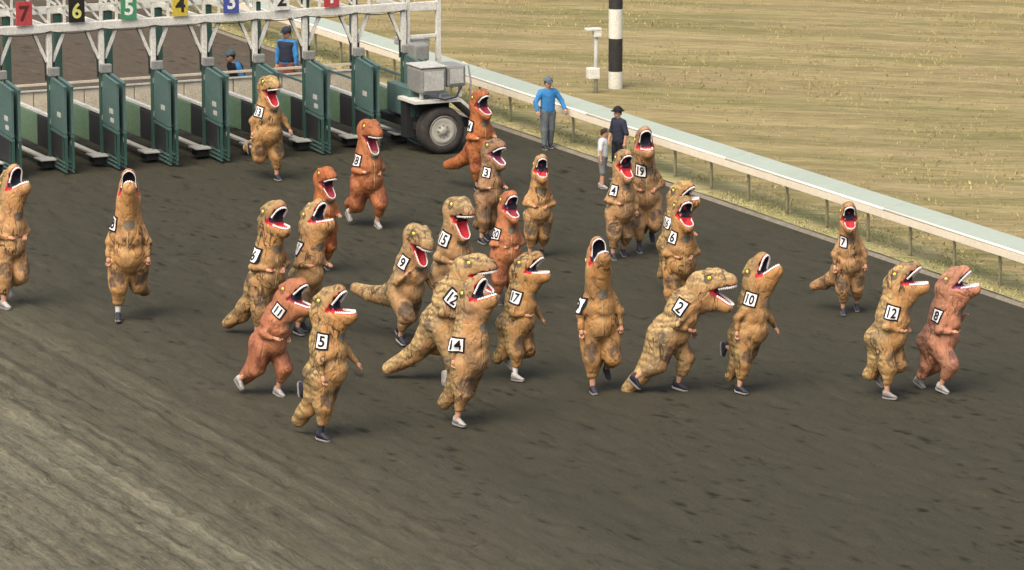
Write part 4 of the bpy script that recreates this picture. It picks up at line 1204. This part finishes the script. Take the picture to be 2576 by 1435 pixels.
# x, y of the feet and y of the head top as the photograph shows them, heading, costume
D_ = 'in tan inflatable dinosaur costume'
RUNNERS = [
 dict(px=22, py=772, top=411, psi=40, color='tan', label='runner in tan dinosaur costume cut off by the left picture edge', num=None, hp=46, open_=(26, 20), legs='g', arms=('in', 'in'), shoe='shoe_w', leg='skin'),
 dict(px=322, py=806, top=423, psi=6, color='tan', label='runner in tan dinosaur costume facing forward, white sock, far left below gate', num='8', hp=60, open_=(26, 16), legs='b', arms=('down', 'down'), bib=(72, 1.46), leg='c_white', tail=(55, -20, 0.85)),
 dict(px=676, py=454, top=185, psi=30, color='tan', label='runner in tan dinosaur costume just leaving the starting gate, hand outstretched', num='13', hp=-14, hy=0, open_=(24, 32), legs='e', arms=('back', 'out'), bib=(70, 1.42), shoe='shoe_k', tail=(35, 0, 0.9)),
 dict(px=926, py=574, top=297, psi=30, color='orange', label='runner in rust orange dinosaur costume with maroon mouth, white shoe, nearest below the wheel', num='18', hp=-18, open_=(18, 38), legs='f', arms=('run', 'in'), bib=(80, 1.36), shoe='shoe_w', tail=(50, 0, 0.8)),
 dict(px=818, py=686, top=414, psi=30, color='orange', label='runner in rust orange dinosaur costume behind two tan ones, lower body hidden', num=None, hp=-8, open_=(24, 36), legs='d', arms=('run', 'run'), tail=(55, 0, 0.7)),
 dict(px=668, py=856, top=497, psi=34, color='tan', label='runner in tan dinosaur costume with tail trailing far left above the front orange runner', num='16', hp=18, open_=(26, 22), legs='d', arms=('in', 'in'), bib=(86, 1.33), tail=(58, 12, 1.1), lean=8),
 dict(px=766, py=840, top=498, psi=44, color='tan', label='runner in tan dinosaur costume with raised head, dark number cloth, left of the rust one', num='1', hp=34, open_=(28, 20), legs='d', arms=('run', 'run'), bib=(100, 1.40)),
 dict(px=672, py=998, top=690, psi=52, color='orange', label='front rust orange runner leaning forward with white number cloth on the neck', num='11', hp=12, neck=14, lean=24, open_=(30, 24), legs='f', arms=('run', 'in'), bib=(78, 1.62), shoe='shoe_w', tail=(68, 0, 0.75)),
 dict(px=826, py=1104, top=711, psi=58, color='tan', label='runner in tan dinosaur costume wearing number 5, nearest the camera', num='5', hp=24, open_=(26, 22), legs='b', arms=('down', 'out'), bib=(74, 1.44), shoe='shoe_k', leg='c_navy', tail=(72, 0, 0.8), lean=2),
 dict(px=1018, py=862, top=556, psi=34, color='tan', label='runner in tan dinosaur costume raising one hand, tail straight out to the left', num='9', hp=-26, open_=(14, 36), legs='a', arms=('up', 'out'), bib=(71, 1.50), tail=(14, 18, 0.95), lean=20),
 dict(px=1134, py=832, top=487, psi=30, color='tan', label='runner in tan dinosaur costume with wide open mouth in the middle of the pack', num='15', hp=-18, open_=(24, 34), legs='d', arms=('in', 'in'), bib=(74, 1.47), lean=12),
 dict(px=1226, py=612, top=346, psi=36, color='brown', label='runner in dull brown dinosaur costume with purple tongue behind the pack', num='3', hp=2, open_=(24, 28), legs='d', arms=('run', 'run'), bib=(58, 1.48), lean=4),
 dict(px=1216, py=478, top=219, psi=28, color='orange', label='farthest rust orange runner just right of the gate wheel, tail to the left', num='14', hp=8, open_=(28, 30), legs='d', arms=('run', 'run'), bib=(88, 1.40), tail=(38, 22, 1.0)),
 dict(px=1350, py=650, top=383, psi=8, color='tan', label='slim tan costumed runner with raised head right of the dull brown one', num=None, hp=20, open_=(32, 26), legs='d', arms=('in', 'in')),
 dict(px=1272, py=764, top=473, psi=20, color='orange', label='rust orange costumed runner in the centre of the pack, red belly', num='20', hp=12, open_=(34, 26), legs='d', arms=('in', 'in'), bib=(72, 1.36), win=True),
 dict(px=1120, py=962, top=628, psi=64, color='tan', label='stooping runner in tan dinosaur costume, pale tail tip at lower left, behind another', num='12', hp=-12, neck=22, lean=20, open_=(24, 26), legs='c', arms=('run', 'run'), bib=(66, 1.45), tail=(54, 6, 1.1)),
 dict(px=1170, py=1070, top=692, psi=50, color='tan', label='front runner in tan dinosaur costume wearing number 14, mouth tilted up', num='14', hp=40, hy=0, open_=(26, 18), legs='b', arms=('back', 'down'), bib=(88, 1.20), shoe='shoe_w', tail=(76, 0, 0.7), lean=2),
 dict(px=1296, py=954, top=630, psi=60, color='tan', label='runner in tan dinosaur costume wearing number 17, arm stretched ahead', num='17', hp=24, open_=(20, 20), legs='g', arms=('in', 'out'), bib=(84, 1.42), shoe='shoe_w', leg='c_white', lean=8),
 dict(px=1512, py=984, top=592, psi=14, color='tan', label='tall runner in tan dinosaur costume facing forward, alone between numbers 17 and 2', num='9', hp=58, open_=(28, 18), legs='g', arms=('down', 'down'), bib=(80, 1.28), shoe='shoe_k', tail=(85, 0, 0.55)),
 dict(px=1560, py=652, top=370, psi=18, color='tan', label='runner in tan dinosaur costume wearing number 4 near the rail', num='4', hp=6, open_=(34, 30), legs='d', arms=('in', 'down'), bib=(55, 1.38), tail=(80, 0, 0.6)),
 dict(px=1626, py=632, top=312, psi=10, color='tan', label='taller runner in tan dinosaur costume closest behind number 4, against the rail', num='19', hp=28, open_=(30, 22), legs='g', arms=('in', 'in'), bib=(27, 1.50), shoe='shoe_k', leg='c_char', tail=(80, 0, 0.6)),
 dict(px=1700, py=738, top=447, psi=46, color='tan', label='runner in tan dinosaur costume mostly hidden behind number 6', num='16', hp=22, open_=(18, 16), legs='d', arms=('run', 'run'), bib=(96, 1.38), lean=10, tail=(80, 0, 0.6)),
 dict(px=1708, py=800, top=485, psi=16, color='tan', label='runner in tan dinosaur costume wearing number 6, clasping hands above number 2', num='6', hp=10, open_=(34, 28), legs='d', arms=('in', 'in'), bib=(56, 1.48), lean=8, tail=(80, 0, 0.6)),
 dict(px=1684, py=988, top=668, psi=78, color='tan', label='runner in tan dinosaur costume wearing number 2, stooping far forward in profile', num='2', hp=-10, neck=24, lean=28, fat=0.88, open_=(20, 24), legs='f', arms=('in', 'out'), bib=(98, 1.40), shoe='shoe_k', tail=(70, 4, 0.95)),
 dict(px=1876, py=988, top=634, psi=54, color='tan', label='runner in tan dinosaur costume wearing number 10, head thrown back', num='10', hp=50, open_=(24, 14), legs='b', arms=('back', 'out'), bib=(76, 1.52), leg='skin', tail=(84, -8, 0.7), lean=8),
 dict(px=2140, py=790, top=500, psi=2, color='tan', label='runner in tan dinosaur costume wearing number 7, tail swung left, by the rail', num='7', hp=14, open_=(32, 28), legs='d', arms=('down', 'down'), bib=(32, 1.46), tail=(42, 48, 0.85)),
 dict(px=2228, py=998, top=652, psi=62, color='tan', label='runner in tan dinosaur costume wearing number 12 at the right front', num='12', hp=26, open_=(20, 20), legs='g', arms=('in', 'in'), bib=(72, 1.40), shoe='shoe_g', lean=13, tail=(85, 0, 0.55)),
 dict(px=2360, py=984, top=662, psi=66, color='pink', label='rightmost runner, in faded pink dinosaur costume with pale leg', num='8', hp=28, open_=(20, 18), legs='a', arms=('run', 'up'), bib=(104, 1.36), shoe='shoe_w', leg='skin', lean=13, tail=(85, 0, 0.55)),
]
for r_ in RUNNERS:
    r_.setdefault('fat', float(rng.uniform(0.88, 1.03)))
    r_.setdefault('roll', float(rng.normal(0, 2.2)))
    r_.setdefault('zip_', r_['psi'] < 60)
    runner(**r_)
